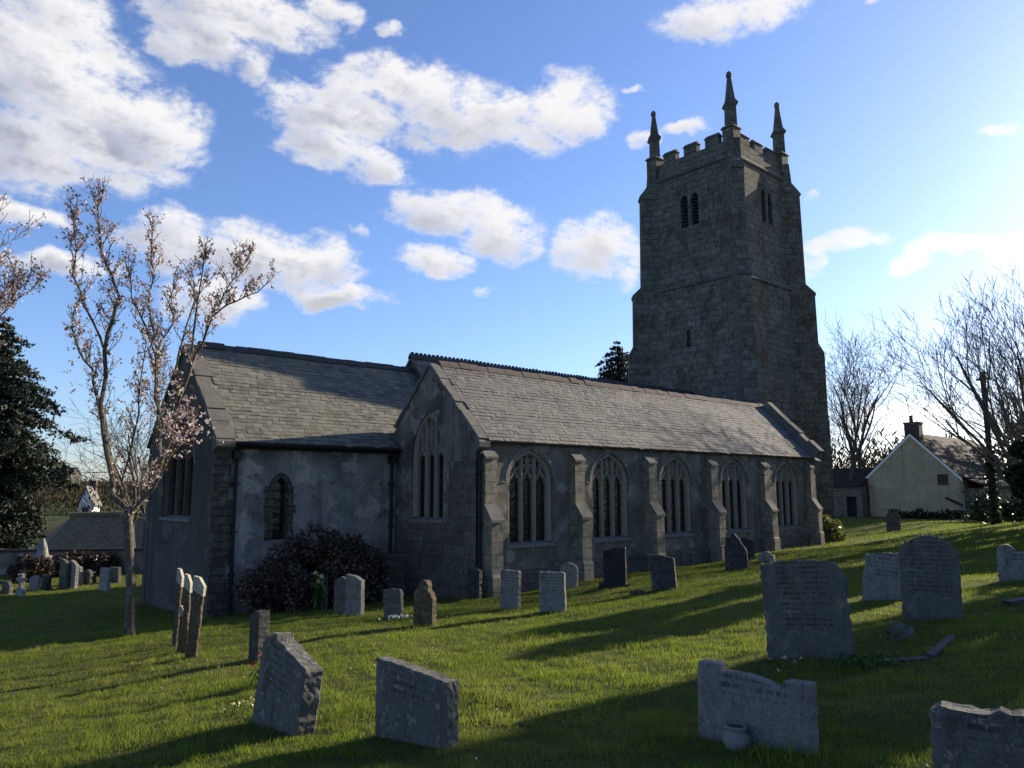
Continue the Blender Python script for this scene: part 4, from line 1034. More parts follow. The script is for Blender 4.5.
def lump_points(n, blobs, r, shell=.45):
    """points spread through overlapping ellipsoids, denser toward the outside"""
    vol = np.array([b[3]*b[4]*b[5] for b in blobs]); k = r.choice(len(blobs), n, p=vol/vol.sum()); B = np.array(blobs)[k]
    u = unit(n, r); rad = (shell + (1-shell)*r.random(n))**.6
    return B[:, :3] + u*rad[:, None]*B[:, 3:]
def bush(name, x, y, w, d, h, mats, label, n, size, seed, cat='bush', clumps=26, stems=True, z0=None, core=True, aspect=.5):
    r = np.random.default_rng(seed); z = gzf(x, y) if z0 is None else z0
    t = thing(name, (x, y, z), label, cat)
    bl = []
    for i in range(clumps):
        u = unit(1, r)[0]; u[2] = abs(u[2])
        k = .62+.2*r.random(); bl.append((x+u[0]*w/2*k, y+u[1]*d/2*k, z+h*(.12+.66*u[2]*k/.82), w*.17*(.7+.6*r.random()), d*.17*(.7+.6*r.random()), h*.18*(.7+.6*r.random())))
    P = lump_points(n, bl, r)
    mk_np('foliage', cards(P, size, r, aspect=aspect), 4, M[mats[0]], t)
    if len(mats) > 1:
        Q = lump_points(n//6, bl, r, .9); mk_np('tips', cards(Q, size*.8, r, aspect=aspect), 4, M[mats[1]], t)
    mb = MB()
    for b in bl[::2]: mb.tube([(x+rnd.uniform(-.1, .1)*w, y, z-.1), ((x+b[0])/2, (y+b[1])/2, z+(b[2]-z)*.6), (b[0], b[1], b[2])], [.05, .035, .015], 5)
    part(mb, 'stems', M['bark_dark'], t)
    return t
bush('evergreen_bush', 11.6, 21.3, 4.9, 2.2, 2.9, ['shrub', 'bud'], 'broad dark evergreen bush with reddish buds against the chancel wall', 16000, .13, 3)
bush('laurel_bush', 38.2, 18.6, 1.7, 1.6, 1.5, ['laurel'], 'low yellow green bush just past the west end of the aisle', 2600, .16, 4)
bush('russet_bush', 37.6, 19.2, 1.5, 1.5, 2.6, ['redshrub'], 'taller russet bush in the corner by the tower foot', 2200, .14, 5)
bush('dark_shrub', 7.73, 38.9, 1.9, 1.4, 1.2, ['shrub'], 'dark shrub before the far grey wall at left', 3000, .16, 6)
bush('dark_shrub', 10.6, 40.3, 4.6, 1.6, 1.25, ['shrub'], 'long dark shrub below the thatched barn roof', 5200, .16, 7)

# --- branching trees
def grow(mb, tips, p, d, L, r0, lvl, r, spread, up, nseg=5, sides=6, kids=(3, 5), wob=.12, minr=.006, ratio=.62, droop=0.0):
    pts = [Vector(p)]; rad = [r0]; d = Vector(d).normalized(); cur = Vector(p); r1 = max(minr, r0*(.45 if lvl > 0 else .3))
    for i in range(nseg):
        d = (d + Vector((r.normal()*wob, r.normal()*wob, r.normal()*wob + up*.12 - droop*i/nseg*.2))).normalized()
        cur = cur + d*(L/nseg); pts.append(cur.copy()); rad.append(r0 + (r1-r0)*(i+1)/nseg)
    mb.tube(pts, rad, sides, False)
    tips.append((pts, lvl))
    if lvl <= 0: return
    n = r.integers(kids[0], kids[1]+1)
    for k in range(n):
        f = .25 + .75*(k+r.random()*.7)/n; f = min(f, .98); i = min(nseg-1, int(f*nseg)); q = pts[i].lerp(pts[i+1], f*nseg-i)
        ax = (pts[i+1]-pts[i]).normalized(); o = ax.orthogonal().normalized(); o.rotate(Matrix.Rotation(k*2.4+r.random()*1.2, 3, ax))
        nd = (ax*(1-spread*.5) + o*spread*(.7+.5*r.random()) + Vector((0, 0, up*.35))).normalized()
        grow(mb, tips, q, nd, L*ratio*(.75+.5*r.random()), max(minr, rad[i]*.55), lvl-1, r, spread, up, max(3, nseg-1), max(3, sides-1), kids, wob, minr, ratio, droop)
    
def bare_tree(name, x, y, h, label, seed, trunks=1, r0=.22, mat='bark_grey', lvl=4, spread=.75, up=.5, lean=(0, 0), minr=.010, kids=(3, 5), first=.38, z0=None, wob=.12, fan=.35, split=4, leaf=None, sink=.2, ratio=.62):
    r = np.random.default_rng(seed); z = (gzf(x, y) if z0 is None else z0) - sink
    t = thing(name, (x, y, z), label, 'tree'); tb = MB(); cb = MB(); tips = []
    for k in range(trunks):
        a = 2*math.pi*k/trunks + r.random(); dx, dy = (math.cos(a)*.15, math.sin(a)*.15) if trunks > 1 else (0, 0)
        d = Vector((dx*1.6+lean[0], dy*1.6+lean[1], 1)).normalized(); L = h*first; p = Vector((x+dx*r0*6, y+dy*r0*6, z)); pts = [p]; rad = [r0*1.25]
        for i in range(5):
            d = (d+Vector((r.normal()*.05, r.normal()*.05, .05))).normalized(); p = p+d*L/5; pts.append(p.copy()); rad.append(r0*(1-.07*i))
        tb.tube(pts, rad, 8)
        for j in range(split):
            aa = 2*math.pi*j/split + r.random()*.8; nd = (d + Vector((math.cos(aa), math.sin(aa), 0))*fan*(.5+r.random())).normalized()
            q = pts[-1] if j < split-2 else pts[-2]
            grow(cb, tips, q, nd, h*(1-first)*(.6+.25*r.random()), r0*(.42+.2*r.random()), lvl-1, r, spread, up, 6, 6, kids, wob, minr, ratio)
    part(tb, 'trunk', M[mat], t, smooth=True); cr = part(cb, 'crown', M[mat], t)
    return t, tips

# cherry in front of the chancel: main limbs as they stand, seen square-on from the lawn
def cherry():
    bx, by = 5.88, 19.29; bz = gzf(bx, by); k = 1/42.0
    t = thing('blossom_tree', (bx, by, bz), 'slender young blossom tree on the lawn in front of the chancel', 'tree')
    r = np.random.default_rng(21); side = Vector((_s, -_c, 0)); dep = Vector((_c, _s, 0))
    def W(px, py, dd=0):
        px = px - (638-py)*(512-px)/6400; py = 638-(638-py)*.945
        return Vector((bx, by, bz)) + side*((px-130)*k) + Vector((0, 0, (638-py)*k*1.0)) + dep*dd
    tb = MB(); tb.tube([W(130.5, 646), W(130, 625), W(131, 590), W(129, 550), W(128, 522), W(128, 510)], [.15, .115, .105, .098, .105, .09], 10); part(tb, 'trunk', M['bark_cherry'], t, smooth=True)
    limbs = [([(126, 514), (115, 487), (104, 459), (96, 424), (87, 391), (82, 364), (70, 345), (64, 318), (66, 295)], .075, .5),
             ([(128, 514), (118, 498), (111, 459), (109, 405), (111, 350), (120, 315), (124, 293), (118, 268), (109, 244), (108, 217), (104, 192), (111, 176)], .085, -.3),
             ([(111, 352), (104, 337), (96, 304), (87, 271), (90, 244), (87, 211), (90, 196)], .045, -.5),
             ([(130, 516), (131, 506), (148, 468), (142, 418), (137, 377), (140, 330), (131, 290), (135, 255), (133, 220), (136, 195)], .07, .9),
             ([(131, 516), (134, 514), (153, 481), (164, 440), (175, 396), (189, 350), (198, 332), (207, 307), (219, 296), (240, 287), (259, 272)], .075, .2),
             ([(132, 517), (137, 514), (161, 492), (178, 465), (191, 440), (199, 424)], .05, -.7),
             ([(148, 468), (155, 420), (150, 370), (152, 335), (165, 310), (160, 290), (165, 268)], .05, .4),
             ([(207, 307), (213, 301), (224, 268), (233, 258), (241, 240)], .03, .3),
             ([(189, 350), (193, 310), (202, 265), (206, 232)], .035, -.2),
             ([(175, 396), (172, 350), (185, 290), (178, 244)], .04, .6),
             ([(164, 440), (160, 400), (167, 360), (150, 300), (143, 262)], .04, -.9),
             ([(118, 498), (122, 460), (124, 410), (120, 370), (128, 330), (114, 300)], .04, 1.0)]
    cb = MB(); tips = []; blos = []; leaf = []
    for pts, r0, dd in limbs:
        n = len(pts); P = [W(a, b, dd*min(1, i/3)) for i, (a, b) in enumerate(pts)]
        Q = []
        for i in range(n-1):
            for f in (0, .5): Q.append(P[i].lerp(P[i+1], f) + (Vector((r.normal(), r.normal(), r.normal()))*.02 if (i or f) else Vector()))
        Q.append(P[-1]); m_ = len(Q)
        cb.tube(Q, [max(.011, r0*.78*(1-i/m_*.86)) for i in range(m_)], 7, False)
        for i in range(3, m_):
            for s in range(4 if i > m_*.3 else 1):
                if r.random() < .10: continue
                a = r.random()*6.28; nd = Vector((math.cos(a)*.75, math.sin(a)*.75, .85+.4*r.random()))
                grow(cb, tips, Q[i].lerp(Q[i-1], r.random()), nd, (.32+.50*r.random())*(1.15-.55*i/m_), .011, 1 if r.random() < .75 else 0, r, .7, .7, 5, 4, (2, 4), .10, .005, .6)
        blos += [Q[i].lerp(Q[i-1], r.random()) + Vector((r.normal(), r.normal(), r.normal()))*.07 for i in range(3, m_) for _ in range(1)]
    part(cb, 'limbs', M['bark_cherry'], t)
    for pts, l in tips:
        for q in pts[1:]:
            if r.random() < .20: blos.append(q + Vector((r.normal(), r.normal(), r.normal()))*.03)
            if r.random() < .24: leaf.append(q + Vector((r.normal(), r.normal(), r.normal()))*.04)
    # heavier pink sprays low on the right-hand limbs
    for a, b, nn, rr in ((186, 425, 60, .22), (196, 432, 60, .2), (188, 440, 50, .18), (176, 410, 40, .2), (150, 390, 50, .25), (168, 380, 50, .25), (88, 372, 36, .2), (145, 420, 40, .22)):
        c = W(a, b, -.3); blos += [c + Vector((r.normal(), r.normal(), r.normal()))*rr*1.15 for _ in range(int(nn*.38))]
    B = np.array([tuple(b) for b in blos]); B = np.repeat(B, 4, 0) + r.standard_normal((4*len(B), 3))*.03
    mk_np('blossom', cards(B, .062, r, aspect=.85), 4, M['blossom'], t)
    Lf = np.array([tuple(b) for b in leaf]); Lf = np.repeat(Lf, 3, 0) + r.standard_normal((3*len(Lf), 3))*.03
    mk_np('young_leaves', cards(Lf, .075, r, aspect=.5), 4, M['bronze_leaf'], t)
cherry()
def cherry_edge():
    # crown of a second blossom tree entering at the left edge; trunk just outside the frame
    P0 = Vector((1.15, 21.9, 0)); P0.z = gzf(P0.x, P0.y)
    t = thing('blossom_tree', P0, 'blossom tree at the left edge with only its branches in view', 'tree')
    r = np.random.default_rng(5); tb = MB(); tb.tube([P0+Vector((0, 0, -.2)), P0+Vector((.05, 0, 1.5)), P0+Vector((0, .1, 3.2))], [.2, .15, .13], 9); part(tb, 'trunk', M['bark_cherry'], t, smooth=True)
    cb = MB(); tips = []
    for j in range(9):
        a = 2*math.pi*j/9 + r.random()*.4; grow(cb, tips, P0+Vector((0, .1, 2.6+.06*j)), (math.cos(a)*.38, math.sin(a)*.38, 1), 4.9+1.0*r.random(), .06, 3, r, .5, .7, 7, 6, (7, 9), .10, .007, .42)
    part(cb, 'limbs', M['bark_cherry'], t)
    B = []; Lf = []
    for pts, l in tips:
        if l <= 1:
            for q in pts[1:]:
                if r.random() < .45: B.append(tuple(q))
                if r.random() < .4: Lf.append(tuple(q))
    B = np.repeat(np.array(B), 4, 0); B = B + r.standard_normal(B.shape)*.05; Lf = np.repeat(np.array(Lf), 3, 0); Lf = Lf + r.standard_normal(Lf.shape)*.05
    mk_np('blossom', cards(B, .065, r, aspect=.85), 4, M['blossom'], t); mk_np('young_leaves', cards(Lf, .08, r, aspect=.5), 4, M['bronze_leaf'], t)
cherry_edge()

def conifer(name, x, y, h, rad, label, seed, n=26000, size=.3, z0=None, mat='yew', base=.06, tiers=26, droopy=.35, cone=1.0):
    r = np.random.default_rng(seed); z = gzf(x, y) if z0 is None else z0
    t = thing(name, (x, y, z), label, 'tree')
    tb = MB(); tb.tube([(x, y, z-.2), (x, y, z+h*.5), (x+.1, y, z+h*.96)], [rad*.075, rad*.05, .03], 8)
    pts = []; bb = tb
    for i in range(tiers):
        f = i/(tiers-1); zz = z + h*(base + (1-base)*f*.97); R0 = (rad*(1-f**cone)*(.75+.35*r.random())+rad*.05)*min(1, .42+f*1.35)
        nb = max(4, int(11*(1-f)+4))
        for b in range(nb):
            a = 2*math.pi*(b/nb) + r.random()*1.3; L = R0*(.55+.6*r.random()); e = np.array([math.cos(a), math.sin(a), 0])
            m_ = max(4, int(L/rad*n/(tiers*7))); s = np.where(r.random(m_) < .35, r.random(m_), r.random(m_)**.6)
            rise = .12*L - droopy*L*s**1.5
            p = np.array([x, y, zz])[None] + e[None]*(s*L)[:, None]; p[:, 2] += rise
            wd = .13*L*(1.15-s)+.10; p += r.standard_normal((m_, 3))*np.stack([wd, wd, wd*.45], 1)
            pts.append(p); bb.tube([(x, y, zz), tuple(np.array([x, y, zz])+e*L*.5+[0, 0, .06*L]), tuple(np.array([x, y, zz])+e*L*.95+[0, 0, .12*L-droopy*L*.9])], [.05, .035, .012], 4, False)
    P = np.concatenate(pts); part(tb, 'trunk', M['bark_dark'], t)
    mk_np('foliage', cards(P, size, r, aspect=.42, droop=(0, 0, -.35)), 4, M[mat], t)
    return t
conifer('conifer_tree', 7.7, 49.7, 14.4, 4.6, 'large dark conifer standing beyond the churchyard wall at far left', 3, 95000, .24, cone=2.0, droopy=.3, base=.13, z0=-4.6, tiers=34)
conifer('conifer_tree', 62.8, 52.4, 19.2, 4.6, 'dark conifer top showing left of the tower above the nave roof', 4, 60000, .36, cone=4.0, tiers=30)

# bare trees
bare_tree('bare_tree', 16.2, 52, 11.5, 'bare grey tree beyond the thatched barn, behind the blossom tree', 31, 2, .16, 'bark_grey', 4, .8, .35, z0=-5.2)
bare_tree('bare_tree', 63.5, 28.9, 13.4, 'tall slim bare tree right beside the tower', 32, 2, .20, 'bark_grey', 5, .75, .55, fan=.35, first=.36, kids=(3, 4), minr=.012)
bare_tree('bare_tree', 70.0, 31.0, 11.5, 'smaller bare tree behind the tall slim one, by the cottage chimney', 33, 2, .14, 'bark_grey', 4, .8, .35)
bare_tree('bare_tree', 46.5, 11.5, 11.4, 'large bare tree with fanned branches at the right edge', 34, 3, .20, 'bark_dark', 5, .50, .40, lean=(-.02, .02), fan=.66, first=.16, split=6, kids=(3, 4), minr=.010, wob=.07, ratio=.56)
bare_tree('bare_tree', 70, 17.5, 12, 'bare tree rising behind the cottage roof at right', 35, 2, .18, 'bark_dark', 4, .8, .4)

def ivy_tree(name, x, y, h, w, label, seed, n=15000, mat='ivy', size=.26):
    r = np.random.default_rng(seed); z = gzf(x, y); t = thing(name, (x, y, z), label, 'tree')
    tb = MB(); tb.tube([(x, y, z-.3), (x+.1, y, z+h*.45), (x, y+.1, z+h*.85)], [w*.09, w*.07, .06], 9)
    bl = []; bb = tb
    for i in range(34):
        f = r.random(); a = r.random()*6.28; k = math.sin(min(1, f*1.15+.14)*math.pi)**.6
        q = (x+math.cos(a)*w*.36*k, y+math.sin(a)*w*.36*k, z+h*(.10+.82*f)); bl.append((*q, w*.17*(.7+.6*r.random()), w*.17*(.7+.6*r.random()), h*.085*(.7+.6*r.random())))
        bb.tube([(x, y, z+h*(.1+.6*f)), q], [.06, .02], 4, False)
    part(tb, 'trunk', M['bark_dark'], t)
    mk_np('foliage', cards(lump_points(n, bl, r, .5), size, r), 4, M[mat], t); return t
ivy_tree('ivy_clad_tree', 40.5, 9.6, 5.8, 3.0, 'dark ivy clad tree at the right edge in front of the cottage', 41)

# ------------------------------------------------------------------ cottage and other buildings
def cottage():
    X0, Y0, Y1, ZC, ZT, L = 63.0, 20.63, 27.15, 1.1, 4.25, 14.0
    gb = -3.4; yc = 23.75
    t = thing('cottage', (70, 24, -2.7), 'cream rendered cottage with a slate roof and gable chimney', 'house')
    pl = Plane2D((X0, 0, 0), (0, -1, 0), (-1, 0, 0)); hole = [(-22.02, .42), (-21.28, .42), (-21.28, 1.12), (-22.02, 1.12)]
    mb = MB(); wall_face(mb, pl, [(-Y1, gb), (-Y0, gb), (-Y0, ZC), (-yc, ZT), (-Y1, ZC)], [hole], .14)
    mb.box(X0+.01, X0+L, Y0, Y0+.2, gb, ZC); mb.box(X0+.01, X0+L, Y1-.2, Y1, gb, ZC); mb.prism([(X0+L, Y1, gb), (X0+L, Y1, ZC), (X0+L, yc, ZT), (X0+L, Y0, ZC), (X0+L, Y0, gb)], (.1, 0, 0))
    part(mb, 'walls', M['cottage'], t)
    s1 = (ZT-ZC)/(yc-Y0); s2 = (ZT-ZC)/(Y1-yc)
    slate_roof('roof', M['slate_brown'], (X0-.05, Y0-.3, ZC-.3*s1+.08), (1, 0, 0), L+.2, (0, 1, s1), run_of(yc-Y0+.3, (yc-Y0+.3)*s1), .3, .4, 21, parent=t)
    slate_roof('roof', M['slate_brown'], (X0+L+.15, Y1+.3, ZC-.3*s2+.08), (-1, 0, 0), L+.2, (0, -1, s2), run_of(Y1-yc+.3, (Y1-yc+.3)*s2), .3, .4, 22, parent=t)
    mb = MB(); mb.prism([(X0-.06, Y1+.3, ZC-.3*s2+.02), (X0-.06, yc, ZT+.02), (X0-.06, yc, ZT-.2), (X0-.06, Y1+.3, ZC-.3*s2-.2)], (.05, 0, 0)); mb.prism([(X0-.06, yc, ZT+.02), (X0-.06, Y0-.3, ZC-.3*s1+.02), (X0-.06, Y0-.3, ZC-.3*s1-.2), (X0-.06, yc, ZT-.2)], (.05, 0, 0)); part(mb, 'barge_boards', M['white'], t)
    mb = MB(); mb.box(X0+.05, X0+.80, yc-.68, yc+.42, ZT-.6, ZT+.78); mb.box(X0, X0+.85, yc-.74, yc+.48, ZT+.782, ZT+.90); ch = part(mb, 'chimney', M['brick'], t)
    mb = MB(); mb.lathe([(.15, ZT+.90), (.12, ZT+1.3), (.16, ZT+1.35), (.14, ZT+1.4)], (X0+.45, yc, 0), 10); part(mb, 'chimney_pot', M['brick'], ch)
    q = Plane2D((X0, 0, 0), (0, -1, 0), (-1, 0, 0)); mb = MB()
    sweep(mb, q, [(-22.0, .44), (-21.3, .44), (-21.3, 1.1), (-22.0, 1.1)], .08, .04, .12, closed=True); sweep(mb, q, [(-21.65, .44), (-21.65, 1.1)], .05, .05, .12); sweep(mb, q, [(-22.0, .77), (-21.3, .77)], .04, .05, .12)
    w = part(mb, 'window', M['ridge_dark'], t); mb = MB(); mb.poly([q.p(a, b, .10) for a, b in hole]); part(mb, 'pane', M['glass'], w)
    mb = MB(); mb.prism([q.p(-22.08, .34, -.05), q.p(-21.22, .34, -.05), q.p(-21.22, .41, -.05), q.p(-22.08, .41, -.05)], (.2, 0, 0)); part(mb, 'sill', M['ridge_dark'], w)
    # sloping outlet pipe low on the gable
    mb = MB(); mb.tube([(X0-.12, 21.5, -.6), (X0-.12, 20.4, -1.15)], .09, 6); part(mb, 'outlet_pipe', M['iron'], t)
    # lean-to wing on the right
    mb = MB(); mb.box(X0+1.2, X0+8, Y0-1.6, Y0-.01, gb, .1); part(mb, 'wing_wall', M['stonewall'], t)
    mb = MB(); mb.hexa([(X0+1.0, Y0-1.85, .1), (X0+8.2, Y0-1.85, .1), (X0+8.2, Y0-.01, .75), (X0+1.0, Y0-.01, .75), (X0+1.0, Y0-1.85, .22), (X0+8.2, Y0-1.85, .22), (X0+8.2, Y0-.01, .87), (X0+1.0, Y0-.01, .87)]); part(mb, 'wing_roof', M['slate_brown'], t)
cottage()
def outbuilding():
    t = thing('outbuilding', (64, 30.5, -2.9), 'small stone outbuilding with a dark doorway between tower and cottage', 'shed')
    X0 = 62.0; mb = MB(); pl = Plane2D((X0, 0, 0), (0, -1, 0), (-1, 0, 0))
    door = [(-28.55, -3.4), (-27.75, -3.4), (-27.75, -.55), (-28.55, -.55)]
    wall_face(mb, pl, [(-33, -3.41), (-27.3, -3.41), (-27.3, .2), (-33, .2)], [door], .2); mb.box(X0+.01, X0+5, 27.3, 27.5, -3.4, .2); part(mb, 'walls', M['stonewall'], t)
    mb = MB(); mb.poly([pl.p(a, b, .18) for a, b in door]); part(mb, 'door', M['void'], t)
    mb = MB(); mb.hexa([(X0-.2, 27.2, .2), (X0+2.6, 27.2, 1.7), (X0+2.6, 33, 1.7), (X0-.2, 33, .2), (X0-.2, 27.2, .3), (X0+2.6, 27.2, 1.8), (X0+2.6, 33, 1.8), (X0-.2, 33, .3)]); part(mb, 'roof', M['slate_brown'], t)
outbuilding()
# bank, hedge and low wall before the cottage
t = thing('boundary_wall', (59, 24, -2.8), 'low dark stone boundary wall running in front of the cottage', 'wall')
mb = MB(); 
for i in range(20):
    y = 13+i*1.0; mb.box(58.2+.04*math.sin(i*5), 58.7, y, y+.99, -3.6, -2.05+.06*math.sin(i*2.3)-.008*i)
part(mb, 'stonework', M['stonewall'], t)
def hedge(name, x0, y0, x1, y1, h, w, label, n, seed, mat='hedge', size=.22, z0=None):
    r = np.random.default_rng(seed); zc = gzf((x0+x1)/2, (y0+y1)/2) if z0 is None else z0
    t = thing(name, ((x0+x1)/2, (y0+y1)/2, zc), label, 'hedge'); s = r.random(n); f = r.random(n)
    P = np.stack([x0+(x1-x0)*s, y0+(y1-y0)*s, np.zeros(n)], 1); P[:, :2] += r.standard_normal((n, 2))*w*.4
    zz = gz(P[:, 0], P[:, 1]) if z0 is None else z0
    P[:, 2] = zz + h*f*(.75+.18*np.sin(s*17+seed)+.12*np.sin(s*41))
    mk_np('foliage', cards(P, size, r), 4, M[mat], t)
    mb = MB()
    for i in range(14):
        k = i/13; mb.tube([(x0+(x1-x0)*k, y0+(y1-y0)*k, zc-.4), (x0+(x1-x0)*k+.1, y0+(y1-y0)*k, zc+h*.7)], [.05, .02], 5)
    part(mb, 'stems', M['bark_dark'], t); return t
hedge('hedge', 60.2, 18.5, 60.2, 24.5, .7, .5, 'low ragged hedge along the foot of the cottage gable', 1600, 3)
hedge('hedge', 57.0, 11.0, 58.0, 18.0, 2.0, 1.2, 'dark bushy hedge right of the cottage under the bare tree', 5200, 4, 'ivy', .24)
hedge('hedge', 72, 36, 64, 46, 6.0, 3.0, 'tall brown winter thicket behind the outbuilding and bare trees', 9000, 5, 'wood', .35)

# utility pole at right
px, py = 46.2, 13.5; pz = gzf(px, py)
t = thing('utility_pole', (px, py, pz), 'dark upright timber pole among the branches at right', 'pole')
mb = MB(); mb.tube([(px, py, pz-.3), (px, py, 6.2)], [.16, .125], 10); part(mb, 'post', M['pole'], t)
mb = MB(); mb.box(px-.06, px+.06, py-.35, py+.35, 5.75, 5.87); part(mb, 'crossarm', M['pole'], t)
r_ = np.random.default_rng(2); P = np.stack([px+.15*r_.standard_normal(1500), py+.15*r_.standard_normal(1500), pz+3.8*r_.random(1500)**1.4], 1); mk_np('ivy', cards(P, .2, r_), 4, M['ivy'], t)

# far left: churchyard wall, thatched barn, houses
t = thing('churchyard_wall', (9, 41.5, -4), 'plain grey churchyard wall behind the far left gravestones', 'wall')
A, B = Vector((4.0, 45.0, 0)), Vector((13.6, 38.6, 0)); d = (B-A); L = d.length; d.normalize(); s_ = Vector((-d.y, d.x, 0))*.2
mb = MB(); mb.hexa([A-s_+Vector((0,0,-6)), B-s_+Vector((0,0,-6)), B+s_+Vector((0,0,-6)), A+s_+Vector((0,0,-6)), A-s_+Vector((0,0,-2.72)), B-s_+Vector((0,0,-2.74)), B+s_+Vector((0,0,-2.74)), A+s_+Vector((0,0,-2.72))]); part(mb, 'stonework', M['aislewall'], t)
mb = MB(); s2 = s_*1.25; mb.hexa([A-s2+Vector((0,0,-2.715)), B-s2+Vector((0,0,-2.735)), B+s2+Vector((0,0,-2.735)), A+s2+Vector((0,0,-2.715)), A-s_*.5+Vector((0,0,-2.6)), B-s_*.5+Vector((0,0,-2.62)), B+s_*.5+Vector((0,0,-2.62)), A+s_*.5+Vector((0,0,-2.6))]); part(mb, 'coping', M['earth'], t)
def barn():
    # ridge roughly square-on to the lawn, hipped at the left
    side = Vector((_s, -_c, 0)); dep = Vector((_c, _s, 0)); 
    def W(px, d, z): return side*((px-512)/780.2*d) + dep*d + Vector((0, 0, z))
    ze, zr = -3.85, -1.62
    t = thing('thatched_barn', W(110, 55, -6), 'long low barn with a hipped brown thatched roof beyond the churchyard', 'barn')
    a, b, c, d_ = W(48, 52, ze), W(215, 52, ze), W(215, 59, ze), W(42, 59, ze); r0, r1 = W(79, 55.5, zr), W(210, 55.5, zr)
    mb = MB(); 
    N_ = 40
    th = MB(); th.add([a, b, r1, r0, c, d_], [(0, 1, 2, 3), (4, 5, 3, 2), (5, 0, 3), (1, 4, 2)])
    dn = Vector((0, 0, -.35)); th.add([a, b, c, d_, a+dn, b+dn, c+dn, d_+dn], [(0, 4, 5, 1), (1, 5, 6, 2), (2, 6, 7, 3), (3, 7, 4, 0), (4, 7, 6, 5)]); part(th, 'thatched_roof', M['thatch'], t)
    rb = MB(); rb.tube([r0-side*.2, r0.lerp(r1, .3)+Vector((0, 0, .03)), r0.lerp(r1, .6), r1], [.22, .24, .22, .22], 8); part(rb, 'thatch_ridge', M['thatch'], t)
    w = MB(); a2, b2, c2, d2 = [p + Vector((0, 0, -.2)) for p in (W(55, 52.6, ze), W(212, 52.6, ze), W(212, 58.5, ze), W(52, 58.5, ze))]; dn = Vector((0, 0, -3)); w.add([a2, b2, c2, d2, a2+dn, b2+dn, c2+dn, d2+dn], [(0, 4, 5, 1), (1, 5, 6, 2), (2, 6, 7, 3), (3, 7, 4, 0)]); part(w, 'walls', M['stonewall'], t)
barn()
def far_house(px, d, w, dp, hw_, hr, label, wallm, roofm, zb, turn=0.0):
    side = Vector((_s, -_c, 0)); dep = Vector((_c, _s, 0)); ca, sa = math.cos(turn), math.sin(turn); u = side*ca+dep*sa; v = dep*ca-side*sa
    c = side*((px-512)/780.2*d) + dep*d + Vector((0, 0, zb)); t = thing('far_house', c, label, 'house'); q = lambda a, b, z: c+u*a+v*b+Vector((0, 0, z))
    mb = MB(); mb.hexa([q(-w/2, 0, -2), q(w/2, 0, -2), q(w/2, dp, -2), q(-w/2, dp, -2), q(-w/2, 0, hw_), q(w/2, 0, hw_), q(w/2, dp, hw_), q(-w/2, dp, hw_)])
    mb.add([q(-w/2, 0, hw_), q(w/2, 0, hw_), q(0, 0, hr), q(-w/2, dp, hw_), q(w/2, dp, hw_), q(0, dp, hr)], [(0, 1, 2), (5, 4, 3)]); part(mb, 'walls', M[wallm], t)
    rb = MB(); e = .3
    rb.prism([q(-w/2-e, -.3, hw_-.2), q(0, -.3, hr+.05), q(w/2+e, -.3, hw_-.2), q(w/2+e, -.3, hw_), q(0, -.3, hr+.3), q(-w/2-e, -.3, hw_)], v*(dp+.6)); rf = part(rb, 'roof', M[roofm], t)
    cb = MB(); cb.hexa([q(-.5, dp*.8, hr-.5), q(.5, dp*.8, hr-.5), q(.5, dp*.8+.8, hr-.5), q(-.5, dp*.8+.8, hr-.5), q(-.5, dp*.8, hr+1.2), q(.5, dp*.8, hr+1.2), q(.5, dp*.8+.8, hr+1.2), q(-.5, dp*.8+.8, hr+1.2)]); part(cb, 'chimney', M['brick'], rf)
    wb = MB(); wb.prism([q(-.5, -.02, .6), q(.5, -.02, .6), q(.5, -.02, 1.7), q(-.5, -.02, 1.7)], -v*.04); part(wb, 'window', M['void'], t)
far_house(90, 130, 2.2, 3.2, 2.0, 4.9, 'white gabled house far off on the hillside at left', 'white', 'slate', -4.2, .15)
far_house(78, 290, 5, 10, 2.2, 4.6, 'distant dark roofed house on the skyline at far left', 'stonewall', 'ridge_dark', 4.2, 1.3)

def woodland():
    r = np.random.default_rng(77); side = np.array([_s, -_c, 0]); dep = np.array([_c, _s, 0]); P = []; 
    for k in range(230):
        px = r.uniform(-80, 200); d = r.uniform(85, 240); c = side*((px-512)/780.2*d)+dep*d
        if 32 < px < 62 and d < 135 or 74 < px < 104 and d < 134: continue
        z = gzf(c[0], c[1]); hh = r.uniform(2.0, 5.2)*(1 if d > 110 else .7); n = 90
        u = r.standard_normal((n, 3))*np.array([1.6, 1.6, .9]); P.append(c + u + np.array([0, 0, z]) + np.array([0, 0, 1])*(hh*r.random((n, 1))**.8))
    for k in range(170):
        px = r.uniform(800, 1150); d = r.uniform(84, 130); c = side*((px-512)/780.2*d)+dep*d; z = gzf(c[0], c[1]); hh = r.uniform(3, 8); n = 110
        u = r.standard_normal((n, 3))*np.array([1.7, 1.7, .9]); P.append(c + u + np.array([0, 0, z]) + np.array([0, 0, 1])*(hh*r.random((n, 1))**.8))
    o = mk_np('woodland', cards(np.concatenate(P), .9, r, aspect=.22, droop=(0, 0, .8)), 4, M['wood']); tag(o, 'brown winter woodland and hedgerows on the far slopes', 'woodland', kind='stuff')
woodland()

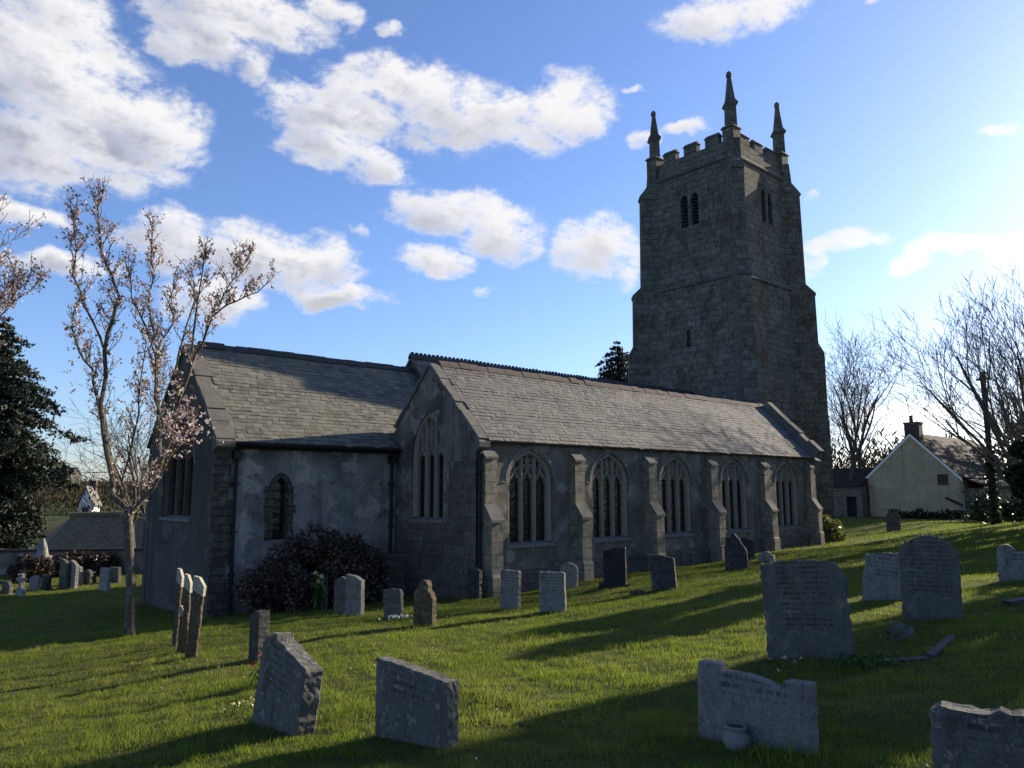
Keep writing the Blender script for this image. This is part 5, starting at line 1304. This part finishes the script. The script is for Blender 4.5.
# trees placed out of frame at right to shade near graves and cottage roof
SHADERS = [(26.0, 0.2, 10.6, 6.6), (31.0, 5.4, 6.8, 4.6), (30, -4.5, 11, 6.5), (88, 18.8, 16, 11), (36.5, 6.6, 8.2, 4.6)]
for i, (x, y, h, w) in enumerate(SHADERS):
    ivy_tree('evergreen_tree', x, y, h, w, ['broad evergreen tree right of the view, nearest the graves', 'evergreen tree right of the view, nearest the church', 'tallest evergreen tree right of the view, behind the nearest one', 'evergreen tree standing behind the far end of the cottage', 'evergreen tree between the ivy clad tree and the tallest evergreen'][i], 51+i, 9000, 'ivy', .34)

# ------------------------------------------------------------------ grass
def field(x, y, freq, seed):
    """smooth random field from a sum of plane waves, about -1..1"""
    q = np.random.default_rng(seed); t = np.zeros_like(x)
    for _ in range(7):
        a = q.uniform(0, 6.283); f = freq*q.uniform(.6, 1.5); t += np.sin((x*math.cos(a)+y*math.sin(a))*f + q.uniform(0, 6.283))
    return t/2.6
def blade_field():
    r = np.random.default_rng(99); out = []
    bands = [(3.0, 7, 2800, .068, .0062), (7, 12, 1600, .075, .008), (12, 20, 950, .074, .009), (20, 32, 380, .080, .014), (32, 60, 85, .10, .028)]
    for d0, d1, dens, hgt, wid in bands:
        half = .98; area = half*(d1*d1-d0*d0); n = int(area*dens)
        d = np.sqrt(r.uniform(d0*d0, d1*d1, n)); q = r.uniform(-half, half, n); rr = q*d
        x = d*_c + rr*_s; y = d*_s - rr*_c
        inside = ((x > XC) & (x < 44) & (y > YC0) & (y < 29)) | ((x > XA0) & (x < XA1) & (y > YA0)) | (x > 57)
        x, y = x[~inside], y[~inside]; n = len(x)
        f1, f2, f3 = field(x, y, 2.2, 1), field(x, y, 6.5, 2), field(x, y, 17, 3)
        h = hgt*(.40+.60*r.random(n))*np.clip(.80+.16*f1+.32*f2+.34*f3, .38, 1.8); a = r.uniform(0, 6.283, n); w = wid*(.6+.8*r.random(n))
        b = 3.1*field(x, y, 4.0, 4)+1.6*field(x, y, 11, 5)+r.normal(0, .9, n); ln = h*r.uniform(.15, 1.0, n)
        z = gz(x, y)
        P = np.empty((n, 3, 3)); ca, sa = np.cos(a)*w/2, np.sin(a)*w/2
        P[:, 0] = np.stack([x-ca, y-sa, z-.01], 1); P[:, 1] = np.stack([x+ca, y+sa, z-.01], 1); P[:, 2] = np.stack([x+np.cos(b)*ln, y+np.sin(b)*ln, z+h], 1)
        out.append(P.reshape(-1, 3))
    # longer tufts scattered in the sward
    n = 260; d = np.sqrt(r.uniform(12, 900, n)); q = r.uniform(-.7, .7, n)*d; tx = d*_c+q*_s; ty = d*_s-q*_c
    tx, ty = np.repeat(tx, 34), np.repeat(ty, 34); n = len(tx); x = tx+r.standard_normal(n)*.09; y = ty+r.standard_normal(n)*.09
    k = ~(((x > XC-.1) & (y > YC0-.1)) | ((x > XA0-.1) & (y > YA0-.1))); x, y = x[k], y[k]; n = len(x)
    h = r.uniform(.07, .17, n); a = r.uniform(0, 6.283, n); b = r.uniform(0, 6.283, n); ln = h*r.uniform(.2, .8, n); z = gz(x, y); P = np.empty((n, 3, 3)); ca, sa = np.cos(a)*.006, np.sin(a)*.006
    P[:, 0] = np.stack([x-ca, y-sa, z-.01], 1); P[:, 1] = np.stack([x+ca, y+sa, z-.01], 1); P[:, 2] = np.stack([x+np.cos(b)*ln, y+np.sin(b)*ln, z+h], 1); out.append(P.reshape(-1, 3))
    o = mk_np('grass', np.concatenate(out), 3, M['grass']); tag(o, 'short tufted green grass of the churchyard lawn', 'grass', kind='stuff')
    n = 220; d = np.sqrt(r.uniform(9, 500, n)); rr = r.uniform(-.7, .7, n)*d; x = d*_c+rr*_s; y = d*_s-rr*_c
    k = (np.sin(x*.9+1)*np.sin(y*.7+2) > -.1); x, y = x[k], y[k]; ok = ~(((x > XC-.2) & (y > YC0-.5)) | ((x > XA0-.2) & (y > YA0-1)))
    x, y = x[ok], y[ok]; P = np.stack([x, y, gz(x, y)+.06], 1)
    o = mk_np('daisies', cards(np.repeat(P, 2, 0)+r.standard_normal((2*len(P), 3))*.004, .015, r, aspect=.95), 4, M['whitefl']); tag(o, 'tiny white daisies scattered in the lawn', 'daisies', kind='stuff')
blade_field()

# repeats of a kind share a group
GROUPS = {'gravestone': 'gravestones on the church lawn', 'stone_post': 'tall stone posts in a cluster', 'bare_tree': 'bare winter trees', 'blossom_tree': 'blossom trees',
          'conifer_tree': 'dark conifers', 'evergreen_tree': 'evergreen trees right of the view', 'grave_kerb': 'low grave kerbs', 'dark_shrub': 'dark shrubs by the far wall', 'hedge': 'hedges',
          'far_house': 'far houses on the hillside', 'stone': 'loose stones in the grass', 'flower_clump': 'flower clumps', 'flower_bunch': 'flower bunches'}
for o in scene.objects:
    k = o.name.split('.')[0]
    if o.parent is None and k in GROUPS and 'group' not in o: o['group'] = GROUPS[k]
